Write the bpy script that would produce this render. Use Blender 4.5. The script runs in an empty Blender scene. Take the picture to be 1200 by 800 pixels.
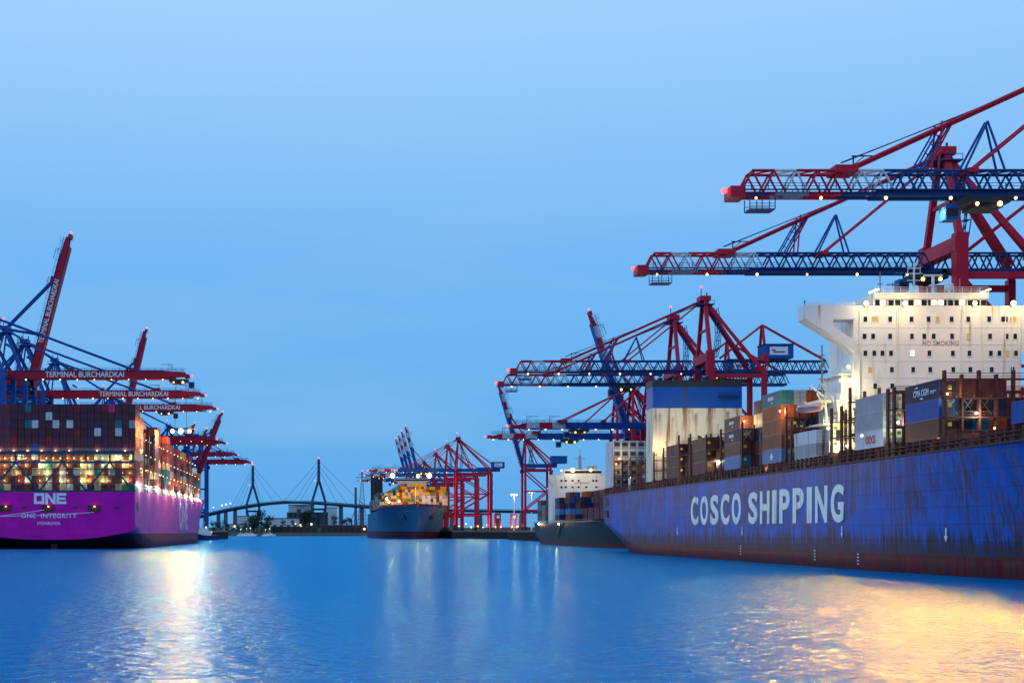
import bpy, bmesh, math, random
from mathutils import Vector, Matrix, Euler
random.seed(7)
R = math.radians
scene = bpy.context.scene
COL = scene.collection

# ------------------------------------------------------------------ camera, world, exposure
F = 1667.0
CAMZ = 6.5
cam = bpy.data.objects.new('camera', bpy.data.cameras.new('camera'))
COL.objects.link(cam)
cam.location = (0, 0, CAMZ)
cam.rotation_euler = (R(90), 0, 0)
cam.data.sensor_width = 36
cam.data.lens = F / 1200 * 36
cam.data.shift_x = 220 / 1200
cam.data.shift_y = 222 / 1200
cam.data.clip_start = 0.5
cam.data.clip_end = 20000
scene.camera = cam

def lin(c):
    c /= 255.0
    return c / 12.92 if c <= 0.04045 else ((c + 0.055) / 1.055) ** 2.4
def S(r, g, b): return (lin(r), lin(g), lin(b), 1)

world = bpy.data.worlds.new('World')
scene.world = world
world.use_nodes = True
nt = world.node_tree
nt.nodes.clear()
out = nt.nodes.new('ShaderNodeOutputWorld')
bg = nt.nodes.new('ShaderNodeBackground')
bg2 = nt.nodes.new('ShaderNodeBackground')
add = nt.nodes.new('ShaderNodeAddShader')
sky = nt.nodes.new('ShaderNodeTexSky')
sky.sky_type = 'NISHITA'
sky.sun_disc = False
sky.sun_elevation = R(0.5)
sky.sun_rotation = R(250)
sky.air_density = 1.0
sky.ozone_density = 4.0
tc = nt.nodes.new('ShaderNodeTexCoord')
sep = nt.nodes.new('ShaderNodeSeparateXYZ')
ramp = nt.nodes.new('ShaderNodeValToRGB')
nt.links.new(tc.outputs['Generated'], sep.inputs[0])
nt.links.new(sep.outputs['Z'], ramp.inputs[0])
cr = ramp.color_ramp
for i, (p, c) in enumerate([(0.0, S(92, 168, 232)), (0.073, S(103, 177, 238)), (0.13, S(109, 181, 242)), (0.19, S(116, 184, 246)), (0.345, S(161, 208, 253)), (0.7, S(170, 212, 253))]):
    e = cr.elements[i] if i < 2 else cr.elements.new(p)
    e.position = p
    e.color = c
mp = nt.nodes.new('ShaderNodeMapping')
mp.inputs['Scale'].default_value = (1.5, 1.5, 9)
nz = nt.nodes.new('ShaderNodeTexNoise')
nz.inputs['Scale'].default_value = 2.2
nz.inputs['Detail'].default_value = 5
nt.links.new(tc.outputs['Generated'], mp.inputs[0])
nt.links.new(mp.outputs[0], nz.inputs['Vector'])
mr = nt.nodes.new('ShaderNodeMapRange')
mr.inputs[1].default_value = 0.48
mr.inputs[2].default_value = 0.8
mr.inputs[4].default_value = 0.30
nt.links.new(nz.outputs['Fac'], mr.inputs[0])
mx = nt.nodes.new('ShaderNodeMixRGB')
mx.inputs[2].default_value = S(158, 198, 240)
nt.links.new(mr.outputs[0], mx.inputs[0])
nt.links.new(ramp.outputs[0], mx.inputs[1])
nt.links.new(mx.outputs[0], bg.inputs[0])
bg.inputs[1].default_value = 1.0
nt.links.new(sky.outputs[0], bg2.inputs[0])
bg2.inputs[1].default_value = 0.003
nt.links.new(bg.outputs[0], add.inputs[0])
nt.links.new(bg2.outputs[0], add.inputs[1])
nt.links.new(add.outputs[0], out.inputs[0])

sl = bpy.data.lights.new('dusk_glow', 'SUN')
sl.energy = 0.55
sl.angle = R(40)
sl.color = (0.8, 0.9, 1.0)
so = bpy.data.objects.new('dusk_glow', sl)
COL.objects.link(so)
so.rotation_euler = (R(62), 0, R(-52))

vs = scene.view_settings
vs.view_transform = 'Standard'
vs.look = 'None'
vs.exposure = 0
vs.gamma = 1
cy = scene.cycles
cy.use_denoising = True
cy.sample_clamp_indirect = 3
cy.sample_clamp_direct = 0
cy.max_bounces = 5
cy.diffuse_bounces = 2
cy.glossy_bounces = 3
cy.transmission_bounces = 2
cy.caustics_reflective = False
cy.caustics_refractive = False

# ------------------------------------------------------------------ helpers
def W(px, py, Y):
    return Vector(((px - 380) * Y / F, Y, CAMZ + (622 - py) * Y / F))

class MB:
    def __init__(self):
        self.v = []; self.f = []; self.m = []
    def add(self, vs_, fs, mi=0):
        n = len(self.v)
        self.v += [tuple(p) for p in vs_]
        for f in fs:
            self.f.append([i + n for i in f]); self.m.append(mi)
    def box(self, x0, x1, y0, y1, z0, z1, mi=0):
        if x0 > x1: x0, x1 = x1, x0
        if y0 > y1: y0, y1 = y1, y0
        if z0 > z1: z0, z1 = z1, z0
        self.add([(x0,y0,z0),(x1,y0,z0),(x1,y1,z0),(x0,y1,z0),(x0,y0,z1),(x1,y0,z1),(x1,y1,z1),(x0,y1,z1)],
                 [(0,3,2,1),(4,5,6,7),(0,1,5,4),(1,2,6,5),(2,3,7,6),(3,0,4,7)], mi)
    def bar(self, p, q, w, h=None, mi=0, w2=None):
        p = Vector(p); q = Vector(q); h = h or w
        d = (q - p).normalized()
        up = Vector((0, 0, 1)) if abs(d.z) < 0.95 else Vector((0, 1, 0))
        s = d.cross(up).normalized(); u = s.cross(d).normalized()
        k = (w2 / w) if w2 else 1
        vv = []
        for c, g in ((p, 1), (q, k)):
            for a, b in ((-1,-1),(1,-1),(1,1),(-1,1)):
                vv.append(c + s * a * w / 2 * g + u * b * h / 2 * g)
        self.add(vv, [(3,2,1,0),(4,5,6,7),(0,1,5,4),(1,2,6,5),(2,3,7,6),(3,0,4,7)], mi)
    def tube(self, p, q, r, mi=0, n=6, r2=None):
        p = Vector(p); q = Vector(q); r2 = r if r2 is None else r2
        d = (q - p).normalized()
        up = Vector((0, 0, 1)) if abs(d.z) < 0.95 else Vector((0, 1, 0))
        s = d.cross(up).normalized(); u = s.cross(d).normalized()
        vv = []
        for c, rr in ((p, r), (q, r2)):
            for i in range(n):
                a = 2 * math.pi * i / n
                vv.append(c + (s * math.cos(a) + u * math.sin(a)) * rr)
        self.add(vv, [tuple(range(n))[::-1], tuple(range(n, 2*n))] + [(i, (i+1) % n, (i+1) % n + n, i + n) for i in range(n)], mi)
    def prism(self, pts, axis, a0, a1, mi=0):
        # pts: 2D outline; axis 'x','y','z' extruded from a0 to a1
        n = len(pts)
        def mk(p, a):
            return {'x': (a, p[0], p[1]), 'y': (p[0], a, p[1]), 'z': (p[0], p[1], a)}[axis]
        vv = [mk(p, a0) for p in pts] + [mk(p, a1) for p in pts]
        self.add(vv, [tuple(range(n)), tuple(range(n, 2*n))[::-1]] + [(i, i + n, (i+1) % n + n, (i+1) % n) for i in range(n)], mi)
    def ball(self, c, r, mi=0, n=8, k=5):
        c = Vector(c); vv = [c + Vector((0, 0, -r))]
        for j in range(1, k):
            t = math.pi * j / k
            for i in range(n):
                a = 2 * math.pi * i / n
                vv.append(c + Vector((r*math.sin(t)*math.cos(a), r*math.sin(t)*math.sin(a), -r*math.cos(t))))
        vv.append(c + Vector((0, 0, r)))
        fs = [(0, 1 + (i+1) % n, 1 + i) for i in range(n)]
        for j in range(k - 2):
            for i in range(n):
                a = 1 + j*n + i; b = 1 + j*n + (i+1) % n
                fs.append((a, b, b + n, a + n))
        L = len(vv) - 1; o = 1 + (k-2)*n
        fs += [(L, o + i, o + (i+1) % n) for i in range(n)]
        self.add(vv, fs, mi)
    def mesh(self, name, mats, smooth=False):
        me = bpy.data.meshes.new(name)
        me.from_pydata(self.v, [], self.f)
        for m in (mats if isinstance(mats, (list, tuple)) else [mats]):
            me.materials.append(m)
        me.polygons.foreach_set('material_index', self.m)
        if smooth:
            me.polygons.foreach_set('use_smooth', [True] * len(self.f))
        bm = bmesh.new(); bm.from_mesh(me)
        bmesh.ops.recalc_face_normals(bm, faces=bm.faces)
        bm.to_mesh(me); bm.free()
        me.update()
        return me
    def build(self, name, mats, parent=None, loc=(0, 0, 0), smooth=False):
        return link(name, self.mesh(name, mats, smooth), parent, loc)

def link(name, data, parent=None, loc=(0, 0, 0), rot=(0, 0, 0), scale=None):
    o = bpy.data.objects.new(name, data)
    COL.objects.link(o)
    o.location = loc; o.rotation_euler = rot
    if scale: o.scale = scale
    if parent: o.parent = parent
    return o

def tag(o, label=None, cat=None, group=None, kind=None):
    if label: o['label'] = label
    if cat: o['category'] = cat
    if group: o['group'] = group
    if kind: o['kind'] = kind
    return o

def thing(name, label, cat, loc=(0, 0, 0), group=None):
    o = bpy.data.objects.new(name, None)
    COL.objects.link(o)
    o.location = loc
    o.empty_display_size = 2
    return tag(o, label, cat, group)

def text_obj(name, s, w, h, mat, parent, loc, rot, bold=0.02, depth=0.06, spacing=1.0):
    cu = bpy.data.curves.new(name, 'FONT')
    cu.body = s; cu.size = 1; cu.offset = bold; cu.extrude = 0.5; cu.space_character = spacing
    cu.resolution_u = 4
    tmp = bpy.data.objects.new('tmp', cu)
    COL.objects.link(tmp)
    bpy.context.view_layer.update()
    me = bpy.data.meshes.new_from_object(tmp.evaluated_get(bpy.context.evaluated_depsgraph_get()))
    bpy.data.objects.remove(tmp)
    xs = [v.co.x for v in me.vertices]; ys = [v.co.y for v in me.vertices]
    x0, x1, y0, y1 = min(xs), max(xs), min(ys), max(ys)
    for v in me.vertices:
        v.co.x = (v.co.x - x0) / (x1 - x0) * w
        v.co.y = (v.co.y - y0) / (y1 - y0) * h
        v.co.z = v.co.z * depth
    me.materials.clear(); me.materials.append(mat)
    return link(name, me, parent, loc, rot)

def cell_text(s_, w, h, m, parent, loc, rot, gap=.30):
    # condensed block capitals: every letter stretched to the same width
    ws = {'I': .42}
    tot = sum(ws.get(c, 1) for c in s_) + gap * (len(s_) - 1)
    u = w / tot; x = 0
    rm = Euler(rot).to_matrix()
    for c in s_:
        wd = ws.get(c, 1) * u
        text_obj('lettering', c, wd, h, m, parent, Vector(loc) + rm @ Vector((x, 0, 0)), rot, bold=.03, depth=.12)
        x += wd + gap * u

FRONT = (R(90), 0, 0)           # faces -Y
LEFT = (R(90), 0, R(-90))       # faces -X, reads toward -Y
RIGHT = (R(90), 0, R(90))       # faces +X, reads toward +Y

# ------------------------------------------------------------------ materials
MATS = {}
def mat(name, rgb, rough=0.55, metal=0.0, var=0.25, scale=0.4, stretch=(1, 1, 1), rust=0.0, rustc=(0.13, 0.045, 0.02)):
    if name in MATS: return MATS[name]
    m = bpy.data.materials.new(name); m.use_nodes = True
    n = m.node_tree; b = n.nodes['Principled BSDF']
    b.inputs['Roughness'].default_value = rough
    b.inputs['Metallic'].default_value = metal
    b.inputs['Specular IOR Level'].default_value = 0.2
    g = n.nodes.new('ShaderNodeNewGeometry')
    mpn = n.nodes.new('ShaderNodeMapping'); mpn.inputs['Scale'].default_value = stretch
    no = n.nodes.new('ShaderNodeTexNoise'); no.inputs['Scale'].default_value = scale; no.inputs['Detail'].default_value = 6
    n.links.new(g.outputs['Position'], mpn.inputs[0]); n.links.new(mpn.outputs[0], no.inputs['Vector'])
    mixn = n.nodes.new('ShaderNodeMixRGB')
    mixn.inputs[1].default_value = (*[c * (1 - var) for c in rgb], 1)
    mixn.inputs[2].default_value = (*[min(1, c * (1 + var)) for c in rgb], 1)
    n.links.new(no.outputs['Fac'], mixn.inputs[0])
    last = mixn
    if rust:
        mp2 = n.nodes.new('ShaderNodeMapping'); mp2.inputs['Scale'].default_value = (0.9, 0.9, 0.07)
        n2 = n.nodes.new('ShaderNodeTexNoise'); n2.inputs['Scale'].default_value = 1.0; n2.inputs['Detail'].default_value = 5
        n.links.new(g.outputs['Position'], mp2.inputs[0]); n.links.new(mp2.outputs[0], n2.inputs['Vector'])
        r2 = n.nodes.new('ShaderNodeMapRange'); r2.inputs[1].default_value = 0.62 - rust * 0.14; r2.inputs[2].default_value = 0.74 - rust * 0.12
        n.links.new(n2.outputs['Fac'], r2.inputs[0])
        m2 = n.nodes.new('ShaderNodeMixRGB'); m2.inputs[2].default_value = (*rustc, 1)
        n.links.new(r2.outputs[0], m2.inputs[0]); n.links.new(mixn.outputs[0], m2.inputs[1])
        last = m2
    n.links.new(last.outputs[0], b.inputs['Base Color'])
    MATS[name] = m
    return m

def emit(name, rgb, strength):
    if name in MATS: return MATS[name]
    m = bpy.data.materials.new(name); m.use_nodes = True
    n = m.node_tree; b = n.nodes['Principled BSDF']
    b.inputs['Base Color'].default_value = (*rgb, 1)
    b.inputs['Emission Color'].default_value = (*rgb, 1)
    b.inputs['Emission Strength'].default_value = strength
    m.cycles.emission_sampling = 'NONE'
    MATS[name] = m
    return m

def hull_mat(name, upper, boot, zline, rust, wob=0.15, streak=0.5, chalk=0.0):
    """ship paint: topside colour, boot-top below zline, rust runs and scrapes"""
    m = bpy.data.materials.new(name); m.use_nodes = True
    n = m.node_tree; L = n.links; b = n.nodes['Principled BSDF']
    b.inputs['Roughness'].default_value = 0.5
    b.inputs['Specular IOR Level'].default_value = 0.08
    def nd(t): return n.nodes.new(t)
    g = nd('ShaderNodeNewGeometry'); sp = nd('ShaderNodeSeparateXYZ'); L.new(g.outputs['Position'], sp.inputs[0])
    def noise(scl, sc, det=5, rough=0.55):
        mpn = nd('ShaderNodeMapping'); mpn.inputs['Scale'].default_value = scl
        no = nd('ShaderNodeTexNoise'); no.inputs['Scale'].default_value = sc; no.inputs['Detail'].default_value = det; no.inputs['Roughness'].default_value = rough
        L.new(g.outputs['Position'], mpn.inputs[0]); L.new(mpn.outputs[0], no.inputs['Vector'])
        return no.outputs['Fac']
    def mrange(src, a, c, lo=0.0, hi=1.0):
        r = nd('ShaderNodeMapRange'); r.inputs[1].default_value = a; r.inputs[2].default_value = c
        r.inputs[3].default_value = lo; r.inputs[4].default_value = hi
        L.new(src, r.inputs[0]); return r.outputs[0]
    def mix(fac, a, c):
        x = nd('ShaderNodeMixRGB')
        if isinstance(fac, float): x.inputs[0].default_value = fac
        else: L.new(fac, x.inputs[0])
        for i, s in ((1, a), (2, c)):
            if isinstance(s, tuple): x.inputs[i].default_value = (*s[:3], 1)
            else: L.new(s, x.inputs[i])
        return x.outputs[0]
    def mul(a, c):
        x = nd('ShaderNodeMath'); x.operation = 'MULTIPLY'
        for i, s in ((0, a), (1, c)):
            if isinstance(s, float): x.inputs[i].default_value = s
            else: L.new(s, x.inputs[i])
        return x.outputs[0]
    big = noise((0.25, 0.25, 0.1), 0.5)
    up = mix(big, tuple(c * 0.75 for c in upper), tuple(min(1, c * 1.3 + 0.005) for c in upper))
    # plate seams
    if chalk:
        ch = mrange(noise((0.7, 0.7, 0.06), 0.7, 6), 0.45, 0.75, 0, chalk)
        hi = mrange(sp.outputs['Z'], 10.0, 18.0, 0.15, 1.0)
        up = mix(mul(ch, hi), up, (0.25, 0.27, 0.33))
    bo = mix(noise((0.5, 0.5, 0.5), 0.7), tuple(c * 0.6 for c in boot), tuple(c * 1.4 for c in boot))
    zf = mrange(sp.outputs['Z'], zline - 0.05, zline + 0.05)
    col = mix(zf, bo, up)
    if rust:
        top = mrange(sp.outputs['Z'], 9.0, 17.5, 0.35, 1.0)
        patch = mrange(noise((0.13, 0.13, 0.09), 1.0, 4), 0.37, 0.52)
        st = mrange(noise((1.3, 1.3, 0.11), 1.0, 8, 0.65), 0.56 - 0.09 * rust, 0.63 - 0.09 * rust)
        col = mix(mul(mul(st, patch), 0.8), col, (0.12, 0.055, 0.030))
        st2 = mrange(noise((2.3, 2.3, 0.05), 0.9, 5), 0.47, 0.58)
        p2 = mrange(noise((0.06, 0.06, 0.16), 1.0, 3), 0.40, 0.56)
        col = mix(mul(mul(st2, mul(p2, top)), 0.75), col, (0.115, 0.052, 0.030))
        scuff = mrange(noise((0.25, 0.25, 0.9), 0.8, 6, 0.7), 0.60, 0.68)
        col = mix(mul(scuff, 0.22), col, (0.16, 0.19, 0.27))
        fine = mrange(noise((5.2, 5.2, 0.16), 1.0, 4), 0.52, 0.62)
        col = mix(mul(fine, 0.22 * rust), col, (0.05, 0.035, 0.03))
        # grime rising from the boot-top, ragged upper edge
        edge = noise((1.3, 1.3, 0.06), 1.0, 7, 0.75)
        zz = nd('ShaderNodeMath'); zz.operation = 'MULTIPLY_ADD'; L.new(edge, zz.inputs[0]); zz.inputs[1].default_value = -14.0; L.new(sp.outputs['Z'], zz.inputs[2])
        gr = mrange(zz.outputs[0], zline - 5.2, zline - 3.6, 1.0, 0.0)
        up_only = mrange(sp.outputs['Z'], zline - 0.6, zline + 0.2, 0.3, 1.0)
        col = mix(mul(mul(gr, up_only), 0.85 * min(1.0, rust)), col, (0.062, 0.036, 0.026))
        # white scrapes and marine growth on the boot-top
        sc = mrange(noise((0.9, 0.9, 2.2), 0.9, 5, 0.7), 0.68, 0.71)
        lowz = mrange(sp.outputs['Z'], 0.3, zline - 0.9, 1.0, 0.0)
        col = mix(mul(mul(sc, lowz), 0.7), col, (0.5, 0.5, 0.5))
    # seams between plates
    wv = nd('ShaderNodeTexBrick'); wv.inputs['Scale'].default_value = 0.1; wv.inputs['Mortar Size'].default_value = 0.0035
    wv.inputs['Color1'].default_value = (1, 1, 1, 1); wv.inputs['Color2'].default_value = (0.86, 0.86, 0.88, 1); wv.inputs['Mortar'].default_value = (0.5, 0.5, 0.5, 1)
    cmb = nd('ShaderNodeCombineXYZ'); ad = nd('ShaderNodeMath'); ad.operation = 'ADD'
    L.new(sp.outputs['X'], ad.inputs[0]); L.new(sp.outputs['Y'], ad.inputs[1]); L.new(ad.outputs[0], cmb.inputs[0]); L.new(sp.outputs['Z'], cmb.inputs[1])
    L.new(cmb.outputs[0], wv.inputs['Vector'])
    x = nd('ShaderNodeMixRGB'); x.blend_type = 'MULTIPLY'; x.inputs[0].default_value = 1; L.new(col, x.inputs[1]); L.new(wv.outputs['Color'], x.inputs[2])
    L.new(x.outputs[0], b.inputs['Base Color'])
    return m

M_red = mat('crane_red', (0.46, 0.008, 0.035), 0.45)
M_boomred = mat('boom_red', (0.33, 0.006, 0.03), 0.45)
M_blue = mat('crane_blue', (0.006, 0.070, 0.30), 0.45)
M_navy = mat('lattice_blue', (0.007, 0.045, 0.17), 0.5)
M_white = mat('white_paint', (0.74, 0.75, 0.74), 0.45, var=0.08)
M_band = mat('band_white', (0.50, 0.53, 0.58), 0.5, var=.25)
M_sign = mat('sign_white', (0.66, 0.7, 0.78), 0.5, var=0.05)
M_dark = mat('dark_steel', (0.025, 0.028, 0.035), 0.6)
M_glass = mat('dark_glass', (0.015, 0.02, 0.03), 0.1, var=0.05)
M_house = mat('deckhouse_white', (0.76, 0.76, 0.70), 0.5, var=0.10, scale=0.15, rust=0.12, rustc=(0.42, 0.30, 0.16))
M_cream = mat('funnel_cream', (0.62, 0.58, 0.46), 0.55, var=0.12, scale=0.2, rust=0.55, rustc=(0.22, 0.10, 0.04))
def add_runs(m, runs, colour):
    # rust runs at given places: (x, z_top, z_bottom, half width, strength)
    n = m.node_tree; L = n.links; b = n.nodes['Principled BSDF']
    src = b.inputs['Base Color'].links[0].from_socket
    g = n.nodes.new('ShaderNodeNewGeometry'); sp = n.nodes.new('ShaderNodeSeparateXYZ'); L.new(g.outputs['Position'], sp.inputs[0])
    mpn = n.nodes.new('ShaderNodeMapping'); mpn.inputs['Scale'].default_value = (1.6, 1.6, 0.22)
    no = n.nodes.new('ShaderNodeTexNoise'); no.inputs['Scale'].default_value = 1.0; no.inputs['Detail'].default_value = 6
    L.new(g.outputs['Position'], mpn.inputs[0]); L.new(mpn.outputs[0], no.inputs['Vector'])
    for (x, zt, zb, hw, k) in runs:
        def M(op, a, c, d=None):
            q = n.nodes.new('ShaderNodeMath'); q.operation = op
            for i, v in enumerate((a, c, d)):
                if v is None: continue
                if isinstance(v, (int, float)): q.inputs[i].default_value = v
                else: L.new(v, q.inputs[i])
            return q.outputs[0]
        def MR(v, a, c, lo, hi):
            r = n.nodes.new('ShaderNodeMapRange'); r.inputs[1].default_value = a; r.inputs[2].default_value = c; r.inputs[3].default_value = lo; r.inputs[4].default_value = hi
            L.new(v, r.inputs[0]); return r.outputs[0]
        d = M('ABSOLUTE', M('SUBTRACT', sp.outputs['X'], x), 0)
        d = M('ADD', d, M('MULTIPLY', M('SUBTRACT', no.outputs['Fac'], .5), hw * 3.2))
        f = MR(d, hw * .35, hw, 1, 0)
        f = M('MULTIPLY', f, MR(sp.outputs['Z'], zb, zt, 0.0, k))
        f = M('MULTIPLY', f, MR(sp.outputs['Z'], zt, zt + .3, 1, 0))
        mxn = n.nodes.new('ShaderNodeMixRGB'); mxn.inputs[2].default_value = (*colour, 1)
        L.new(f, mxn.inputs[0]); L.new(src, mxn.inputs[1]); src = mxn.outputs[0]
    L.new(src, b.inputs['Base Color'])
add_runs(M_cream, [(100.2, 40.6, 27, 1.1, .9), (107.0, 40.6, 25, 1.0, .95), (103.2, 39, 30, .6, .7), (111.8, 39.5, 35, .8, .6), (96.6, 38, 29, .4, .5), (93.2, 39, 31, .5, .5), (109.4, 36, 30, .4, .5), (98.0, 34, 24, .5, .5)], (.17, .075, .03))
M_fblue = mat('funnel_blue', (0.006, 0.07, 0.34), 0.5, var=0.2)
M_rustred = mat('lashing_brown', (0.085, 0.028, 0.028), 0.65, rust=0.35)
M_coam = mat('coaming_brown', (0.11, 0.04, 0.035), 0.7, rust=0.4)
M_teal = mat('lashing_teal', (0.012, 0.06, 0.10), 0.55)
M_conc = mat('quay_concrete', (0.16, 0.15, 0.14), 0.8, var=0.35, scale=0.15)
M_pile = mat('quay_piles', (0.03, 0.03, 0.032), 0.8)
M_grey = mat('grey_steel', (0.22, 0.24, 0.27), 0.5)
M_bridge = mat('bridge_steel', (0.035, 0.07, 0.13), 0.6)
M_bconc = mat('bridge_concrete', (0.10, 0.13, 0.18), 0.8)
M_orange = mat('safety_orange', (0.6, 0.13, 0.03), 0.5)
M_boat = mat('lifeboat_hull', (0.62, 0.36, 0.33), 0.5)
M_yellow = mat('yellow_paint', (0.6, 0.42, 0.03), 0.5)
E_lamp = emit('lamp_glow', (1.0, 0.66, 0.20), 4.0)
E_flood = emit('floodlamp_glow', (1.0, 0.74, 0.30), 14)
E_white = emit('lamp_white', (1.0, 0.95, 0.70), 3.0)
E_redl = emit('lamp_red', (1.0, 0.09, 0.10), 3.0)
E_dim = emit('dim_window_glow', (0.42, 0.30, 0.10), 0.35)
E_win = emit('window_glow', (1.0, 0.85, 0.5), 2.2)

_lm = {}
_lr = random.Random(21)
def lamp(parent, loc, r=0.35, m=None, name='lamp'):
    m = m or E_lamp
    if m.name not in _lm:
        b = MB(); b.ball((0, 0, 0), 1, 0, 8, 6); _lm[m.name] = b.mesh('lamp', m, True)
    r *= _lr.uniform(.7, 1.2)
    return link(name, _lm[m.name], parent, loc, (0, 0, 0), (r, r, r))

WARM = (1.0, 0.56, 0.17)
SOD = (1.0, 0.52, 0.14)
def point(parent, loc, p, c=WARM, r=0.3):
    l = bpy.data.lights.new('lamp_light', 'POINT'); l.energy = p; l.color = c; l.shadow_soft_size = r
    return link('lamp_light', l, parent, loc)
def spot(parent, loc, target, p, ang=60, c=WARM, r=0.4, blend=0.6):
    l = bpy.data.lights.new('flood_light', 'SPOT'); l.energy = p; l.color = c; l.shadow_soft_size = r
    l.spot_size = R(ang); l.spot_blend = blend
    o = link('flood_light', l, parent, loc)
    base = Vector(loc)
    d = Vector(target) - base
    o.rotation_euler = d.to_track_quat('-Z', 'Y').to_euler()
    return o

add_runs(M_fblue, [(100.3, 46.6, 38, .7, 1.0), (107, 46.6, 41, .25, .8), (103, 43, 40, .4, .6)], (.05, .05, .06))
# ------------------------------------------------------------------ water
WATER_TINT = (0.24, 0.74, 1.0, 1)
WATER_ROUGH = 0.12
def water():
    m = bpy.data.materials.new('harbour_water'); m.use_nodes = True
    n = m.node_tree; L = n.links; n.nodes.clear()
    out = n.nodes.new('ShaderNodeOutputMaterial')
    dif = n.nodes.new('ShaderNodeBsdfDiffuse'); dif.inputs['Color'].default_value = (0.0, 0.16, 0.46, 1)
    gls = n.nodes.new('ShaderNodeBsdfGlossy'); gls.inputs['Color'].default_value = WATER_TINT; gls.inputs['Roughness'].default_value = WATER_ROUGH
    fre = n.nodes.new('ShaderNodeFresnel'); fre.inputs['IOR'].default_value = 1.33
    mx_ = n.nodes.new('ShaderNodeMixShader')
    L.new(fre.outputs[0], mx_.inputs[0]); L.new(dif.outputs[0], mx_.inputs[1]); L.new(gls.outputs[0], mx_.inputs[2]); L.new(mx_.outputs[0], out.inputs[0])
    g = n.nodes.new('ShaderNodeNewGeometry')
    def noise(sc, stretch, det):
        mpn = n.nodes.new('ShaderNodeMapping'); mpn.inputs['Scale'].default_value = stretch
        no = n.nodes.new('ShaderNodeTexNoise'); no.inputs['Scale'].default_value = sc; no.inputs['Detail'].default_value = det
        L.new(g.outputs['Position'], mpn.inputs[0]); L.new(mpn.outputs[0], no.inputs['Vector'])
        return no.outputs['Fac']
    a = noise(0.70, (1.15, 1.0, 1), 6)
    c = noise(0.07, (0.5, 1.0, 1), 3)
    ad = n.nodes.new('ShaderNodeMath'); ad.operation = 'MULTIPLY_ADD'; ad.inputs[1].default_value = 1.6
    L.new(c, ad.inputs[0]); L.new(a, ad.inputs[2])
    bu = n.nodes.new('ShaderNodeBump'); bu.inputs['Strength'].default_value = 1.0; bu.inputs['Distance'].default_value = 0.72
    L.new(ad.outputs[0], bu.inputs['Height'])
    for q in (gls, dif, fre): L.new(bu.outputs[0], q.inputs['Normal'])
    mb = MB()
    mb.add([(-9000, -300, 0), (9000, -300, 0), (9000, 12000, 0), (-9000, 12000, 0)], [(0, 1, 2, 3)])
    o = mb.build('water', m)
    tag(o, 'blue harbour basin water with fine ripples', 'water', kind='structure')
water()

# ------------------------------------------------------------------ quays and far land
def quay(name, x0, x1, y0, y1, z, label):
    b = MB()
    b.box(x0, x1, y0, y1, -3, z - 1.2, 1)
    b.box(x0 - 0.4, x1 + 0.4, y0 - 0.4, y1 + 0.4, z - 1.2, z, 0)
    step = 3.0
    yy = y0
    xe = x0 if abs(x0) < abs(x1) else x1
    sg = -1 if xe == x0 else 1
    while yy < y1:
        b.box(xe, xe + sg * 0.35, yy, yy + 1.2, -3, z - 1.25, 1); yy += step
    xx = x0 + 1
    while xx < min(x1, x0 + 110):
        b.box(xx, xx + 1.4, y0 - 0.4, y0, -3, z - 1.25, 1); xx += step
    o = b.build(name, [M_conc, M_pile])
    tag(o, label, 'quay', kind='structure')
quay('quay', 141.6, 620, -60, 1095, 7, 'long concrete container quay behind the rusty blue ship')
quay('quay', 109, 420, 1206, 2050, 7, 'dark piled quay beside the far blue ship bow')
quay('quay', -700, -131.5, 300, 1049, 7, 'container quay behind the magenta ship')
quay('quay', -700, -84, 1050, 1240, 7, 'quay spur at the bow of the magenta ship')

def far_land():
    b = MB()
    n = 60
    prof = [(1905, -1), (1925, 2.2), (1960, 3.4), (2010, 5.5), (2040, 11.5), (2060, 12), (2300, 12), (3600, 12), (6500, 14)]
    xs = [-1400 + i * (1400 + 380) / n for i in range(n + 1)]
    vv = []
    for (y, z) in prof:
        for i, x in enumerate(xs):
            vv.append((x, y + (8 * math.sin(x * 0.021) + 5 * math.sin(x * 0.067)) * (1 if y < 2100 else 0), z + (0.5 * math.sin(x * 0.05) if z > 3 else 0)))
    k = n + 1
    fs = [(j*k+i, j*k+i+1, (j+1)*k+i+1, (j+1)*k+i) for j in range(len(prof)-1) for i in range(n)]
    b.add(vv, fs)
    m = mat('shore_ground', (0.035, 0.045, 0.04), 0.9, var=0.5, scale=0.03)
    o = b.build('ground', m)
    tag(o, 'dark grassy far shore with a low dyke under the bridge', 'shore', kind='structure')
far_land()

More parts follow.
